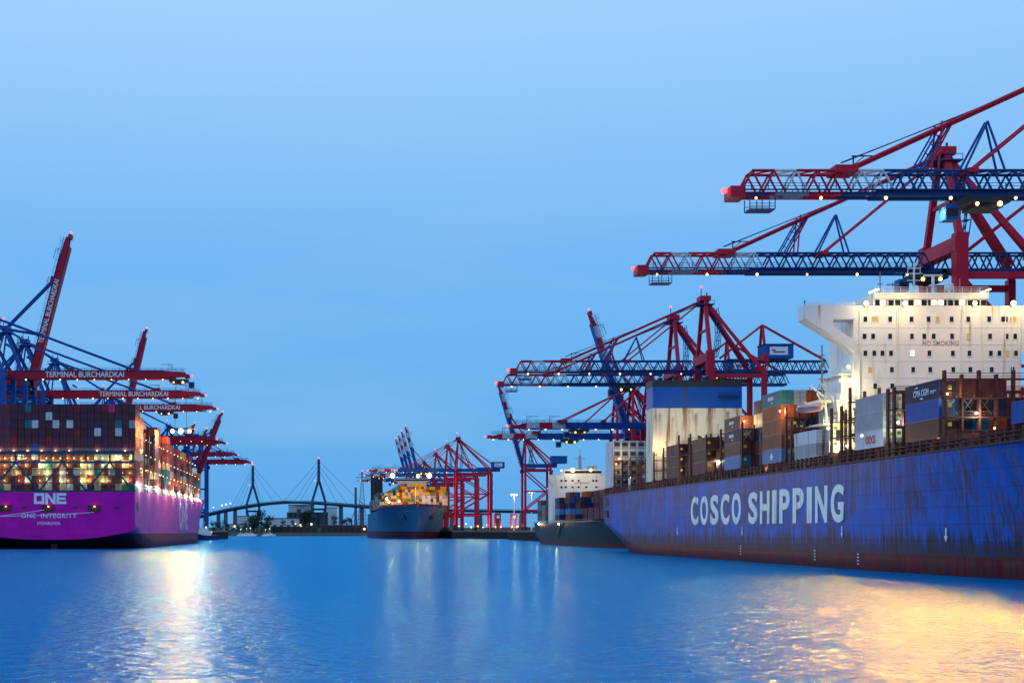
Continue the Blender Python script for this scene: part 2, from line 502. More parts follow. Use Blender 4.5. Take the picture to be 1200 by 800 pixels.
# ------------------------------------------------------------------ cable-stayed bridge
def bridge():
    root = thing('cable_stayed_bridge', 'dark blue cable-stayed road bridge with two A-shaped pylons over the far shore', 'bridge', (0, 2600, 0))
    off = Vector((0, 2600, 0))
    P = lambda px, py, Y: W(px, py, Y) - off
    pts = [(150, 622, 3500), (200, 612, 3250), (225, 606.5, 3130), (250, 600.5, 3010), (270, 596, 2915), (295, 591.5, 2782), (320, 588.3, 2690), (345, 587.3, 2605), (373, 588.3, 2520), (395, 590, 2460), (420, 591.8, 2400), (450, 593.6, 2340), (500, 595.6, 2260), (560, 597, 2180), (620, 598, 2110), (700, 600, 2050)]
    ps = [P(*p) for p in pts]
    # smooth by subdividing (Catmull-Rom)
    sm = []
    for i in range(len(ps) - 1):
        p0, p1, p2, p3 = ps[max(0, i-1)], ps[i], ps[i+1], ps[min(len(ps)-1, i+2)]
        for t in (0, .25, .5, .75):
            sm.append(0.5*((2*p1)+(p2-p0)*t+(2*p0-5*p1+4*p2-p3)*t*t+(3*p1-p0-3*p2+p3)*t**3))
    sm.append(ps[-1])
    b = MB(); rl = MB()
    sides = []
    for i, p in enumerate(sm):
        d = (sm[min(i+1, len(sm)-1)] - sm[max(0, i-1)]); d.z = 0; d.normalize()
        s = Vector((d.y, -d.x, 0))
        sides.append(s)
    vv = []
    for p, s in zip(sm, sides):
        for a, z in ((-9, 0), (9, 0), (6, -4.2), (-6, -4.2)):
            vv.append(p + s * a + Vector((0, 0, z)))
    fs = []
    for i in range(len(sm) - 1):
        for k in range(4):
            fs.append((i*4+k, i*4+(k+1) % 4, (i+1)*4+(k+1) % 4, (i+1)*4+k))
    b.add(vv, fs)
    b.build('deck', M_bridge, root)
    for i in range(len(sm) - 1):
        for a in (-9, 9):
            rl.bar(sm[i] + sides[i]*a + Vector((0, 0, 1.1)), sm[i+1] + sides[i+1]*a + Vector((0, 0, 1.1)), 0.3, 0.8)
    rl.build('railing', M_bridge, root)
    # pylons
    for (px, Y, top, deck) in ((296.3, 2782, 545, 591.5), (373.5, 2520, 537.5, 588.5)):
        c = W(px, 622, Y) - off
        zt = CAMZ + (622 - top) * Y / F
        zd = CAMZ + (622 - deck) * Y / F
        hd = Vector((0.9, 0.43, 0)).normalized()
        pb = MB()
        at = lambda w, z: Vector((c.x, c.y, 0)) + hd * w + Vector((0, 0, z))
        pb.bar(at(0, zt - 42), at(0, zt), 5.5, 4.2, w2=4.5)
        zn = zd - 12
        for sgn in (-1, 1):
            pb.bar(at(sgn * 1.2, zt - 40), at(sgn * 14, zd - 2), 4.2, 4.2)
            pb.bar(at(sgn * 14, zd - 1), at(sgn * 12.5, zn - 2), 4.4, 4.4)
            pb.bar(at(sgn * 12.5, zn - 1), at(sgn * 4, 8), 5, 5, w2=7)
        pb.bar(at(-13, zn), at(13, zn), 4, 3.5)
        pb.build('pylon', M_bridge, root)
        lamp(root, at(0, zt + 1), 1.6, E_redl, 'warning_light')
        lamp(root, at(-7.5, (zt + zd) / 2), 1.0, E_redl, 'warning_light')
        # stays
        dist = [(p - Vector((c.x, c.y, p.z))).length * (1 if p.y < c.y else -1) for p in sm]
        for tgt, zfrac in ((-150, 3), (-105, 10), (-60, 18), (60, 18), (105, 10), (150, 3)):
            k = min(range(len(sm)), key=lambda i: abs(dist[i] - tgt))
            cb = MB(); cb.tube(at(0, zt - zfrac), sm[k] + Vector((0, 0, 0.6)), 0.30, n=5)
            cb.build('stay_cable', M_bridge, root)
    for (px, yy, Y) in ((240, 603, 3050), (256, 599, 2980), (264.5, 597.5, 2940), (275.5, 595, 2890), (399.5, 590.5, 2450), (424, 592, 2395), (444, 593.5, 2350), (470, 594.8, 2300), (500, 596, 2260), (530, 597, 2220), (562, 597.5, 2180), (583, 598, 2160), (612, 598.5, 2120), (650, 599, 2090)):
        c = W(px, 622, Y) - off
        zt = CAMZ + (622 - yy) * Y / F - 4
        pb = MB()
        w = 3.4
        pb.prism([(c.x - w*1.35, 4), (c.x + w*1.35, 4), (c.x + w, zt), (c.x - w, zt)], 'y', c.y - 5, c.y + 5)
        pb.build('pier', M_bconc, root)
    for px in (252, 258, 263, 268):
        i = min(range(len(sm)), key=lambda k: abs((sm[k].x + 0) - (px - 380) * (sm[k].y + 2600) / F))
        p = sm[i]
        lb = MB(); lb.tube(p, p + Vector((0, 0, 11)), 0.35, n=5)
        lo = lb.build('street_lamp_post', M_grey, root)
        lamp(lo, p + Vector((0, 0, 11.4)), 1.3, E_white)
bridge()

# ------------------------------------------------------------------ far shore buildings, trees, boats
M_hall = mat('hall_cladding', (0.42, 0.48, 0.55), 0.7, var=0.12, scale=0.05)
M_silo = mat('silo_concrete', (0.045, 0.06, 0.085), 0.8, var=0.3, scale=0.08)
M_roof = mat('hall_roof', (0.08, 0.10, 0.13), 0.8)
M_brick = mat('brick', (0.075, 0.04, 0.05), 0.8, var=0.3, scale=0.1)
def hall(label, px0, px1, ytop, Y, depth, m, cat='warehouse', roofh=1.2, win=0, name='warehouse', base=None):
    p = W(px0, ytop, Y); q = W(px1, ytop, Y)
    base = 11 if base is None else base
    root = thing(name, label, cat, ((p.x + q.x) / 2, Y, base))
    hw = (q.x - p.x) / 2; h = p.z - base
    b = MB(); b.box(-hw, hw, 0, depth, -3, h - roofh)
    b.build('wall', m, root)
    r = MB(); r.box(-hw - 0.6, hw + 0.6, -0.6, depth + 0.6, h - roofh + 0.01, h)
    r.build('roof', M_roof, root)
    for i in range(win):
        x = -hw + (i + 0.5) * 2 * hw / win
        w = MB(); w.box(x - 2.2, x + 2.2, -0.25, 0.0 - 0.01, 0.4, min(4.8, h * 0.55))
        w.build('door', M_dark, root)
    return root
hall('pale low warehouse at the bridge foot between the two pylons', 310, 350, 606.5, 2120, 60, M_hall, win=5)
hall('pale block beside the left bridge pylon, left of the tree clump', 278, 300, 604, 2700, 40, M_hall, win=2)
hall('light grey hall with a flat top right of the dark silos', 381, 395, 594, 2700, 60, M_hall, name='factory_building', cat='factory')
hall('white upper factory block rising behind the dark silos', 338, 368, 591, 2600, 50, M_hall, name='factory_building', cat='factory')
hall('long low reddish shed on the far shore right of the trees', 318, 372, 616.5, 1995, 18, M_brick, roofh=0.9, win=7, base=5)
hall('long low shed with brown walls below the bridge pier at right', 376, 430, 614.8, 1992, 18, M_brick, roofh=0.9, win=8, base=5)
hall('low white shed behind the trees on the far left shore', 262, 284, 613.5, 2020, 16, M_hall, roofh=0.9, win=3, base=6)
root = thing('silo_block', 'dark row of tall round silos below the right bridge pylon', 'silos', (W(361, 622, 2560).x, 2560, 11))
for i in range(9):
    b = MB(); x = -34 + i * 8.2
    b.tube((x, 0, -2), (x, 0, 27), 4.1, n=14)
    b.build('silo', M_silo, root)
b = MB(); b.box(-38, 36, -3, 4, 27.05, 29.5); b.build('gallery', M_silo, root)
b = MB(); b.box(-20, -13, -2, 3, 29.55, 35); b.build('head_house', M_silo, root)
lamp(root, (6, -6, 8), 1.8, E_lamp)
lamp(root, (-13, -6, 4), 1.3, E_lamp)
root = thing('chimney', 'slim factory chimney left of the power pylon', 'chimney', (*W(416.8, 622, 2700).xy, 10))
b = MB(); b.tube((0, 0, -4), (0, 0, 80), 3.2, n=12, r2=2.1); b.build('shaft', M_bconc, root)
lamp(root, (0, 0, 81), 1.0, E_redl, 'warning_light')
root = thing('loading_derrick', 'small dark derrick crane left of the factory chimney', 'derrick', (*W(412, 622, 2500).xy, 11))
b = MB(); b.bar((0, 0, -3), (0, 0, 16), 2.2); b.build('mast', M_silo, root)
b = MB(); b.bar((-3, 0, 10), (8, 0, 36), 1.2); b.build('jib', M_silo, root)

def power_pylon():
    p = W(424.3, 622, 2300)
    root = thing('power_pylon', 'tall lattice power pylon beside the far blue ship', 'power pylon', (p.x, p.y, 8))
    H = 95
    b = MB()
    def hw(z): return 7.0 * (1 - z / H) ** 1.3 + 0.9
    zs = [i * H / 16 for i in range(17)]
    for i in range(16):
        a, c = zs[i], zs[i+1]; wa, wc = hw(a), hw(c)
        cor = [(-1,-1),(1,-1),(1,1),(-1,1)]
        for k in range(4):
            (x0, y0), (x1, y1) = cor[k], cor[(k+1) % 4]
            b.tube((x0*wa, y0*wa, a), (x0*wc, y0*wc, c), 0.32, n=4)
            b.tube((x0*wa, y0*wa, a), (x1*wc, y1*wc, c), 0.2, n=4)
            b.tube((x1*wa, y1*wa, a), (x0*wc, y0*wc, c), 0.2, n=4)
    b.build('lattice_mast', M_bconc, root)
    for z, w in ((85, 11), (80, 9), (90, 5)):
        c = MB()
        for sy in (-0.8, 0.8):
            c.tube((-w, sy, z), (w, sy, z), 0.28, n=4)
            c.tube((-w, sy, z), (0, sy, z + 2), 0.2, n=4); c.tube((w, sy, z), (0, sy, z + 2), 0.2, n=4)
        c.build('cross_arm', M_bconc, root)
    lamp(root, (0, 0, H + 1), 1.0, E_redl, 'warning_light')
power_pylon()

M_leaf = mat('tree_leaves', (0.022, 0.045, 0.030), 0.8, var=0.5, scale=0.25)
M_trunk = mat('tree_bark', (0.04, 0.03, 0.025), 0.9)
def tree_meshes(seed):
    rnd = random.Random(seed)
    t = MB()
    t.tube((0, 0, -1), (0.2, 0, 6), 0.45, n=6, r2=0.28)
    blobs = []
    for i in range(9):
        a = rnd.uniform(0, 6.28); r = rnd.uniform(0.8, 4.2); z = rnd.uniform(4, 12.5)
        c = Vector((r*math.cos(a), r*math.sin(a), z)); blobs.append((c, rnd.uniform(1.6, 3.0)))
        t.tube((0.1, 0, rnd.uniform(3, 5.5)), c, 0.16, n=4, r2=0.05)
    l = MB()
    for c, r in blobs:
        for k in range(70):
            d = Vector((rnd.gauss(0, 1), rnd.gauss(0, 1), rnd.gauss(0, 0.8))); d = d.normalized() * r * rnd.uniform(0.45, 1.15)
            p = c + d
            u = Vector((rnd.gauss(0, 1), rnd.gauss(0, 1), rnd.gauss(0, 1))).normalized() * rnd.uniform(0.25, 0.55)
            w = u.orthogonal().normalized() * rnd.uniform(0.2, 0.45)
            l.add([p - u, p + w, p + u, p - w], [(0, 1, 2, 3)])
    return t.mesh('trunk', M_trunk), l.mesh('crown', M_leaf)
tms = [tree_meshes(s) for s in range(4)]
tspec = [(292, 1960, 1.15, 'first tree left of the moored yachts'), (297, 1975, 1.5, 'tall tree behind the moored yachts, left one'), (301, 1960, 1.45, 'round tree in the middle of the clump behind the yachts'),
         (307, 1980, 1.9, 'tallest pointed tree of the clump behind the yachts'), (312, 1965, 1.35, 'tree at the right edge of the clump behind the yachts'), (286, 1990, 0.8, 'small tree left of the clump behind the yachts'),
         (278, 2000, 0.75, 'small tree in front of the low white shed'), (268, 1985, 0.8, 'bushy tree on the far shore near the bridge ramp'), (259, 1990, 0.9, 'bushy tree under the bridge ramp'), (250, 1975, 0.95, 'tree on the far shore just right of the tug'),
         (331, 2030, 0.7, 'small round tree behind the reddish shed'), (356, 2420, 1.6, 'dark tree in front of the left silos'), (363, 2420, 1.7, 'dark tree in front of the middle silos'), (392, 2400, 1.2, 'dark tree left of the right bridge pier'), (404, 2380, 1.1, 'low tree right of the right bridge pier'), (409, 2380, 1.0, 'low tree near the chimney foot'), (344, 2060, 0.6, 'small bush-like tree right of the pale warehouse')]
for i, (px, Y, sc, lb) in enumerate(tspec):
    p = W(px, 622, Y)
    z = 3.0 if Y < 1990 else (5 if Y < 2025 else 11.8)
    r = thing('tree', 'dark green ' + lb, 'tree', (p.x, Y, z), 'trees on the far shore')
    sc *= 1.3
    r.scale = (sc * 1.05, sc * 1.05, sc)
    r.rotation_euler = (0, 0, i * 1.3)
    link('trunk', tms[i % 4][0], r); link('crown', tms[i % 4][1], r)

def yacht(px, Y, lb, sc=1.0):
    p = W(px, 622, Y)
    r = thing('motor_yacht', lb, 'yacht', (p.x, Y, 0), 'small yachts moored at the far shore')
    r.scale = (sc, sc, sc)
    b = MB()
    b.prism([(-6, 0.1), (5, 0.1), (7, 2.0), (-6.2, 1.7)], 'y', -1.6, 1.6); b.build('hull', M_white, r)
    b = MB(); b.prism([(-4, 1.85), (3.4, 1.9), (1.6, 3.6), (-3.6, 3.6)], 'y', -1.2, 1.2); b.build('cabin', M_white, r)
    b = MB(); b.box(-3.3, 1.4, -1.23, -1.205, 2.5, 3.1); b.build('window', M_glass, r)
    b = MB(); b.tube((-1, 0, 3.6), (-1, 0, 8.5), 0.12, n=5); b.build('mast', M_white, r)
    lamp(r, (-1, 0, 8.8), 0.5, E_white)
yacht(283, 1890, 'white motor yacht, leftmost of the boats at the tree clump')
yacht(290, 1895, 'white motor yacht moored second from left at the tree clump', 1.15)
yacht(294.5, 1885, 'white motor yacht in front of the tree clump with a lit mast', 1.2)
yacht(312, 1888, 'white motor yacht moored just right of the tree clump', 0.95)
yacht(317, 1892, 'white motor yacht lying farthest right by the reddish shed', 1.1)
for px, Y, z, r_ in ((352, 2040, 15, 1.3), (346, 2100, 17, 1.0), (275, 2000, 13, 1.2), (427, 1985, 9, 1.3), (312, 2010, 12, 0.9)):
    p = W(px, 622, Y)
    rt = thing('street_lamp', 'lit street lamp on the far shore ' + {352: 'in front of the silos', 346: 'left of the silos', 275: 'under the bridge ramp', 427: 'at the foot of the power pylon', 312: 'right of the tree clump'}[px], 'street lamp', (p.x, Y, 3), 'street lamps on the far shore')
    b = MB(); b.tube((0, 0, 0), (0, 0, z - 3), 0.2, n=5); b.build('post', M_grey, rt)
    lamp(rt, (0, 0, z - 2.6), r_, E_lamp)

# ------------------------------------------------------------------ ships: hull loft
def hull_mesh(stations, cx, mats, cap_mi=(0, 0), n=10, m=6):
    """stations (y, Wdeck, Wwl, zb, rise, p, zd) -> closed hull centred on x = cx"""
    def section(st):
        y, wd, ww, zb, rise, p, zd = st
        half = []
        for i in range(n + 1):
            t = i / n
            half.append((ww * t, zb + rise * t ** p))
        zk = zb + rise
        for i in range(1, m + 1):
            t = i / m
            half.append((ww + (wd - ww) * t ** 1.6, zk + (zd - zk) * t))
        pts = [(-x, z) for x, z in half[::-1]] + half[1:]
        return [(cx + x, y, z) for x, z in pts]
    secs = [section(s) for s in stations]
    k = len(secs[0])
    b = MB()
    vv = [p for s in secs for p in s]
    fs = [(j*k+i, j*k+i+1, (j+1)*k+i+1, (j+1)*k+i) for j in range(len(secs)-1) for i in range(k-1)]
    b.add(vv, fs, 0)
    # deck
    b.add(vv, [(j*k, j*k+k-1, (j+1)*k+k-1, (j+1)*k) for j in range(len(secs)-1)], 2)
    b.add(secs[0], [tuple(range(k))], cap_mi[0])
    b.add(secs[-1], [tuple(range(k))], cap_mi[1])
    return b

M_deck = mat('ship_deck', (0.06, 0.05, 0.05), 0.8)

# container mesh (ISO 40 ft high cube, long axis Y, origin bottom centre)
def container_mesh():
    b = MB(); L_, W_, H_ = 12.19, 2.44, 2.87
    b.box(-W_/2+.07, W_/2-.07, -L_/2+.08, L_/2-.08, 0.08, H_-.05)
    for sx in (-1, 1):
        for sy in (-1, 1):
            b.box(sx*W_/2, sx*(W_/2-.16), sy*L_/2, sy*(L_/2-.16), 0, H_)
        b.box(sx*W_/2, sx*(W_/2-.12), -L_/2+.16, L_/2-.16, 0, .16)
        b.box(sx*W_/2, sx*(W_/2-.1), -L_/2+.16, L_/2-.16, H_-.1, H_)
        for i in range(30):
            y = -L_/2 + .4 + i * (L_ - .8) / 29
            b.box(sx*(W_/2-.02), sx*(W_/2-.07), y-.11, y+.11, .16, H_-.1)
    for sy in (-1, 1):
        b.box(-W_/2+.16, W_/2-.16, sy*L_/2, sy*(L_/2-.1), 0, .16)
        b.box(-W_/2+.16, W_/2-.16, sy*L_/2, sy*(L_/2-.1), H_-.14, H_)
    # door end at -Y: lock rods and seam, corrugated panel at +Y
    for x in (-0.85, -0.32, 0.32, 0.85):
        b.tube((x, -L_/2+.04, .1), (x, -L_/2+.04, H_-.1), 0.035, 0, 5)
    b.box(-.03, .03, -L_/2+.03, -L_/2+.08, .1, H_-.1, 1)
    for z in (0.5, 1.35, 2.2):
        b.box(-1.02, -.1, -L_/2+.05, -L_/2+.08, z, z+.05, 1)
        b.box(.1, 1.02, -L_/2+.05, -L_/2+.08, z, z+.05, 1)
    for i in range(9):
        x = -1.0 + i * .25
        b.box(x-.07, x+.07, L_/2-.02, L_/2-.08, .16, H_-.14)
    return b
CM = container_mesh().mesh('container', [M_white, M_dark])
CC = {'maroon': (0.105, 0.026, 0.046), 'brown': (0.14, 0.048, 0.038), 'crimson': (0.25, 0.018, 0.035), 'white': (0.54, 0.58, 0.62), 'pale grey': (0.30, 0.33, 0.37),
      'teal': (0.02, 0.17, 0.20), 'navy': (0.016, 0.022, 0.07), 'blue': (0.012, 0.085, 0.33), 'light blue': (0.06, 0.20, 0.44), 'orange': (0.38, 0.085, 0.03), 'cream': (0.55, 0.46, 0.28),
      'green': (0.03, 0.22, 0.12), 'pink': (0.62, 0.04, 0.20), 'plum': (0.085, 0.027, 0.062), 'yellow': (0.55, 0.33, 0.02), 'rust': (0.22, 0.065, 0.035), 'dark brown': (0.07, 0.03, 0.028)}
CMAT = {k: mat('container_' + k.replace(' ', '_'), v, 0.5, var=0.3, scale=0.6, stretch=(1, 1, 0.5), rust=0.1) for k, v in CC.items()}
def container(colour, x, y, z, label, group, parent=None, flip=False, zs=1.0):
    o = link('container', CM, None, (x, y, z), (0, 0, math.pi if flip else 0), (1, 1, zs) if zs != 1 else None)
    o.material_slots[0].link = 'OBJECT'
    o.material_slots[0].material = CMAT[colour]
    return tag(o, label, 'container', group)

ORD = ['first', 'second', 'third', 'fourth', 'fifth', 'sixth', 'seventh', 'eighth', 'ninth', 'tenth', 'eleventh', 'twelfth', 'thirteenth', 'fourteenth', 'fifteenth', 'sixteenth', 'seventeenth', 'eighteenth', 'nineteenth', 'twentieth']

# ------------------------------------------------------------------ magenta ship
def magenta_ship():
    CX, Y0 = -99.3, 516.0
    root = thing('container_ship', 'huge magenta container ship seen from its stern', 'container ship', (CX, Y0, 0), 'container ships')
    hm = hull_mat('magenta_hull_lit', (0.50, 0.075, 0.38), (0.16, 0.02, 0.045), 5.6, 0.0)  # same paint as the transom, made paler: warm light on the side is put into the colour
    tm = hull_mat('magenta_transom', (0.50, 0.008, 0.34), (0.50, 0.008, 0.34), 0.0, 0.0)
    st = [(0, 30.6, 30.6, 3.4, 3.6, 2.6, 20.7), (10, 30.6, 30.6, 0.6, 5.2, 3, 21.0), (26, 30.6, 30.4, -3, 5.5, 4, 21.3), (60, 30.6, 30.6, -4, 3, 6, 21.6), (200, 30.6, 30.6, -4, 3, 6, 22.0), (270, 30.6, 29.4, -4, 3, 6, 22.6),
          (305, 30.2, 25.5, -4, 3, 6, 23.5), (335, 27.5, 18.5, -4, 3, 5, 25.0), (360, 21, 10.5, -4, 3, 4, 27), (378, 11.5, 4.2, -4, 3, 3, 29), (389, 1.0, 0.5, -4, 1, 2, 30)]
    hull_mesh(st, 0, None, (1, 0)).build('hull', [hm, tm, M_deck], root, smooth=True)
    # lettering on the transom (x about centre)
    sl_ = 3.23
    M_l = mat('lettering_pale', (0.55, 0.66, 0.80), 0.5, var=0.05)
    def T(px, py): return ((px - 380) / sl_ - CX, -0.06, CAMZ + (622 - py) / sl_)
    # blocky three-letter word, built from bars like the square face of the photo
    b = MB()
    def strokes(x, w, z0, z1, t, segs):
        for (ax, az, bx, bz) in segs:
            b.box(x + ax*w, x + bx*w, -0.10, -0.02, z0 + az*(z1-z0), z0 + bz*(z1-z0))
    z0, z1 = CAMZ + (622-590.2)/sl_, CAMZ + (622-577.5)/sl_
    xo = (40 - 380)/sl_ - CX
    w = 12/sl_; t = 0.21; q = 0.24
    strokes(xo, w, z0, z1, 0, [(0,0,q,1),(1-q,0,1,1),(q,0,1-q,q),(q,1-q,1-q,1)])
    xn = xo + 13.2/sl_
    strokes(xn, w, z0, z1, 0, [(0,0,q,1),(1-q,0,1,1)])
    b.prism([(xn + q*w + .01, z1), (xn + q*w + .01, z1 - .36*(z1-z0)), (xn + (1-q)*w - .01, z0), (xn + (1-q)*w - .01, z0 + .36*(z1-z0))], 'y', -0.10, -0.02)
    xe = xn + 13.2/sl_
    strokes(xe, w*0.95, z0, z1, 0, [(0,0,q,1),(q,0,1,q),(q,1-q,1,1),(q,.5-.11,.93,.5+.11)])
    b.build('lettering', M_l, root)
    a = T(25, 606.5); text_obj('lettering', 'ONE  INTEGRITY', 65/sl_, 5.2/sl_, M_l, root, a, FRONT, bold=0.012, spacing=1.15)
    a = T(44, 614.8); text_obj('lettering', 'MONROVIA', 27/sl_, 3.8/sl_, M_l, root, a, FRONT, bold=0.012, spacing=1.1)
    # side lettering (pale, far along the starboard side)
    text_obj('lettering', 'ONE', 42, 13.5, mat('faded_lettering', (0.55, 0.36, 0.60), .5, var=.1), root, (30.68, 157, 7.0), RIGHT, bold=0.03, depth=0.1)
    # mooring openings on the transom
    for px in (6, 56, 110):
        x, y, z = T(px, 595)
        o = MB(); o.box(x - 1.9, x + 1.9, -0.03, 0.3, z - 0.9, z + 0.9); ob = o.build('mooring_opening', M_dark, root)
        f = MB()
        for zz in (-1.0, 1.0): f.box(x - 2.1, x + 2.1, -0.35, -0.04, z + zz - .1, z + zz + .1)
        for xx in (-2.0, 2.0): f.box(x + xx - .1, x + xx + .1, -0.35, -0.04, z - .89, z + .89)
        for k in (-1.1, -.3, .5, 1.2): f.bar((x + k, -0.12, z - .9), (x + k, -0.12, z + random.uniform(-.1, .6)), .35)
        f.build('fairlead', M_coam, ob)
        lamp(ob, (x + .3, -0.3, z + .55), 0.3, E_lamp)
        point(root, (x + .3, -0.9, z + .6), 60, WARM, .2)
    for px in (28.5, 88, 137):
        x, y, z = T(px, 594.5)
        o = MB(); o.box(x - .9, x + .9, -0.05, 0.3, z - .35, z + .35); o.build('fairlead', M_dark, root)
    o = MB(); o.box(30.4, 30.66, 5, 9.5, 14, 17); o.build('fairlead', M_dark, root)
    # rudder horn breaking the surface
    b = MB(); x, y, z = T(60, 640); b.prism([(5, -2), (9.5, -2), (9.0, 5), (6.0, 5)], 'x', x - 1.2, x + 1.2); b.build('rudder', mat('rudder_red', (0.16, 0.05, 0.06), .6), root)
    # mast light strip along the side deck
    b = MB()
    yy = 2.0
    while yy < 330:
        wy = 30.6 if yy < 270 else 30.6 - (yy - 270) ** 1.35 * 0.013
        b.box(wy - .35, wy - .15, yy, yy + .25, 21.2, 24.0)
        yy += 4.9
    for z in (22.2, 23.0, 23.9):
        b.bar((30.35, 1, z), (30.35, 270, z), .12)
        b.bar((30.35, 270, z), (30.0, 305, z + 1.4), .12); b.bar((30.0, 305, z + 1.4), (27.3, 335, z + 3), .12)
    b.build('side_railing', M_white, root)
    for i in range(34):
        yy = 4 + i * 9.0
        wy = 30.1 if yy < 270 else 30.1 - (yy - 270) ** 1.35 * 0.013
        lamp(root, (wy - .6, yy, 24.2), 0.26, E_white)
    for i in range(10):
        point(root, (31.6, 12 + i * 30, 24), 4200, (1, .70, .62), .3)
    # teal lashing bridge at the stern
    b = MB(); f0, f1 = -30.5, 30.5
    def Z(py): return CAMZ + (622 - py) / sl_
    b.box(f0, f1, 0.4, 1.4, Z(532), Z(528.5)); b.box(f0, f1, 0.4, 1.0, Z(542.5), Z(540))
    b.box(f0, f1, 0.4, 1.2, Z(576.5), Z(574))
    for py in (549, 557, 565.5): b.box(f0, f1, .75, .95, Z(py) - .12, Z(py) + .12); b.box(f0, f1, .75, 1.4, Z(py) - .62, Z(py) - .5)
    k = 0; x = f1
    pw = 28.5 / sl_
    nodes = [30.5 - 0.6 - i * 8.55 for i in range(8)]
    for i, x in enumerate(nodes[:-1]):
        xa, xb = x, nodes[i+1]
        za, zb_ = (Z(575), Z(541)) if i % 2 == 0 else (Z(541), Z(575))
        b.bar((xa, .7, za), (xb, .7, zb_), .95, .6)
    for x in nodes: b.box(x - .3, x + .3, .45, 1.25, Z(540), Z(531))
    b.box(29.2, 30.5, .3, 1.5, Z(576), Z(568))
    b.build('lashing_bridge', M_teal, root)
    rl = MB()
    for z in (Z(528.5) + .5, Z(528.5) + 1.0): rl.bar((f0, .5, z), (f1, .5, z), .07)
    rl.build('handrail', M_white, root)
    # lamps on the lashing bridge, one per container column and level
    for lv, py in enumerate((542.8, 551, 560, 569)):
        for c in range(20):
            if lv and (c * 7 + lv * 3) % 3 == 2: continue
            x = 30.6 - 1.25 - c * 2.535 - .75 + random.uniform(-.15, .15)
            z = Z(py) + 2.2 - .2
            lamp(root, (x, 1.55, z), 0.13 if lv else 0.2, E_lamp)
            if lv in (0, 1, 3) or c % 2 == 0:
                point(root, (x, 1.75, z), random.uniform(90, 210) * (1.25 if lv == 0 else 1), (1, .82, .34), .15)
    for c in range(1, 20, 2):
        if c in (3, 7): continue
        x = 30.6 - 1.25 - c * 2.535
        lamp(root, (x, 1.6, Z(528.5) + .35), .24, E_lamp)
        point(root, (x, 1.9, Z(528.5) + .5), 150, (1, .62, .3), .15)
    # far forward mast on the bow and deckhouse block
    b = MB(); b.box(-22, 22, 262, 274, 22, 38); b.box(-29, 29, 262, 270, 38.02, 41); b.build('deckhouse', M_white, root)
    b = MB(); b.tube((0, 380, 28), (0, 380, 42), .5, r2=.25); b.build('foremast', M_white, root)
    # container stack at the stern: individuals
    spec = {(15, 0): 'teal', (12, 1): 'white', (15, 2): 'teal', (14, 2): 'white', (11, 2): 'white', (9, 2): 'white', (5, 3): 'white', (2, 2): 'teal', (2, 3): 'white', (3, 0): 'pink', (17, 4): 'crimson', (12, 4): 'crimson', (8, 3): 'crimson', (14, 5): 'blue', (4, 0): 'crimson', (8, 0): 'crimson', (0, 2): 'pale grey', (0, 3): 'maroon', (0, 9): 'crimson', (1, 10): 'green', (6, 9): 'orange', (7, 10): 'white', (0, 10): 'green', (18, 4): 'maroon', (19, 10): 'teal', (16, 9): 'crimson'}
    rnd = random.Random(11)
    stuff = []
    tz = (Z(472.5) - 20.9) / 11.0
    for c in range(24):
        x = CX + 30.6 - 1.25 - c * 2.535
        for t in range(11):
            if (c, t) in spec: colr = spec[(c, t)]
            elif t < 6: colr = rnd.choice(['maroon', 'maroon', 'plum', 'plum', 'plum', 'maroon', 'maroon', 'dark brown', 'crimson' if rnd.random() < .2 else 'maroon'])
            else: colr = rnd.choice(['maroon', 'brown', 'brown', 'cream', 'cream', 'white', 'pale grey', 'brown', 'rust', 'cream', 'teal' if rnd.random() < .3 else 'maroon'])
            z = 20.9 + (10 - t) * tz
            if c >= 18: stuff.append((x, Y0 + 8.6, z, colr)); continue
            desc = {'teal': 'teal green', 'white': 'whitish'}.get(colr, colr)
            lab = '%s container end, %s tier from top, %s column left of the stern corner' % (desc, ORD[t], ORD[c])
            o_ = container(colr, x, Y0 + 8.6, z, lab, 'containers stacked at the stern of the magenta ship', zs=tz / 2.9 * .975); o_.scale.x = .955
    # bays further forward: one counted-out mass
    keys = list(CMAT)
    kidx = {k: i for i, k in enumerate(keys)}
    b = MB()
    def cbox(x, y, z, colr, h):
        mi = kidx[colr]
        b.box(x - 1.22, x + 1.22, y - 6.1, y + 6.1, z, z + h - .04, mi)
    for (x, y, z, colr) in stuff: cbox(x, y, z, colr, tz)
    lampsY = []
    for k in range(21):
        y = Y0 + 8.6 + 14.8 * (k + 1)
        if 262 - 10 < y - Y0 < 284: continue
        rel = y - Y0
        wmax = 30.6 if rel < 255 else 30.6 - (rel - 255) ** 1.35 * .016
        rec = [1, 1, 2, 0, 3, 1, 0, 0, 1, 0, 1, 0, 1, 0, 1, 1, 0, 1, 0, 0, 0][k]
        top = [9, 10, 10, 9, 10, 10, 9, 8, 8, 8, 7, 8, 7, 8, 8, 7, 7, 7, 6, 6, 5][k]
        for r_ in range(rec, 10):
            x = CX + wmax - 1.25 - r_ * 2.535
            tt = top if r_ < 2 + rec else min(11, top + (1 if k % 3 == 0 else 0))
            for t in range(tt):
                if t < 5: colr = rnd.choice(['maroon', 'brown', 'rust', 'cream', 'pale grey', 'orange', 'teal'])
                else: colr = rnd.choice(['maroon', 'plum', 'maroon', 'rust', 'orange', 'crimson', 'brown', 'navy'])
                if t == tt - 1 and 5 < k < 14: colr = rnd.choice(['yellow', 'orange', 'rust', 'crimson', 'yellow'])
                cbox(x, y, 21.8 + t * tz, colr, tz)
        # lit lashing lamps in the gap in front of each bay, on the outboard side
        yl = y - 6.1 - 1.6
        lb = MB()
        for lv in range(2, 7):
            pass
        xw = wmax + .75
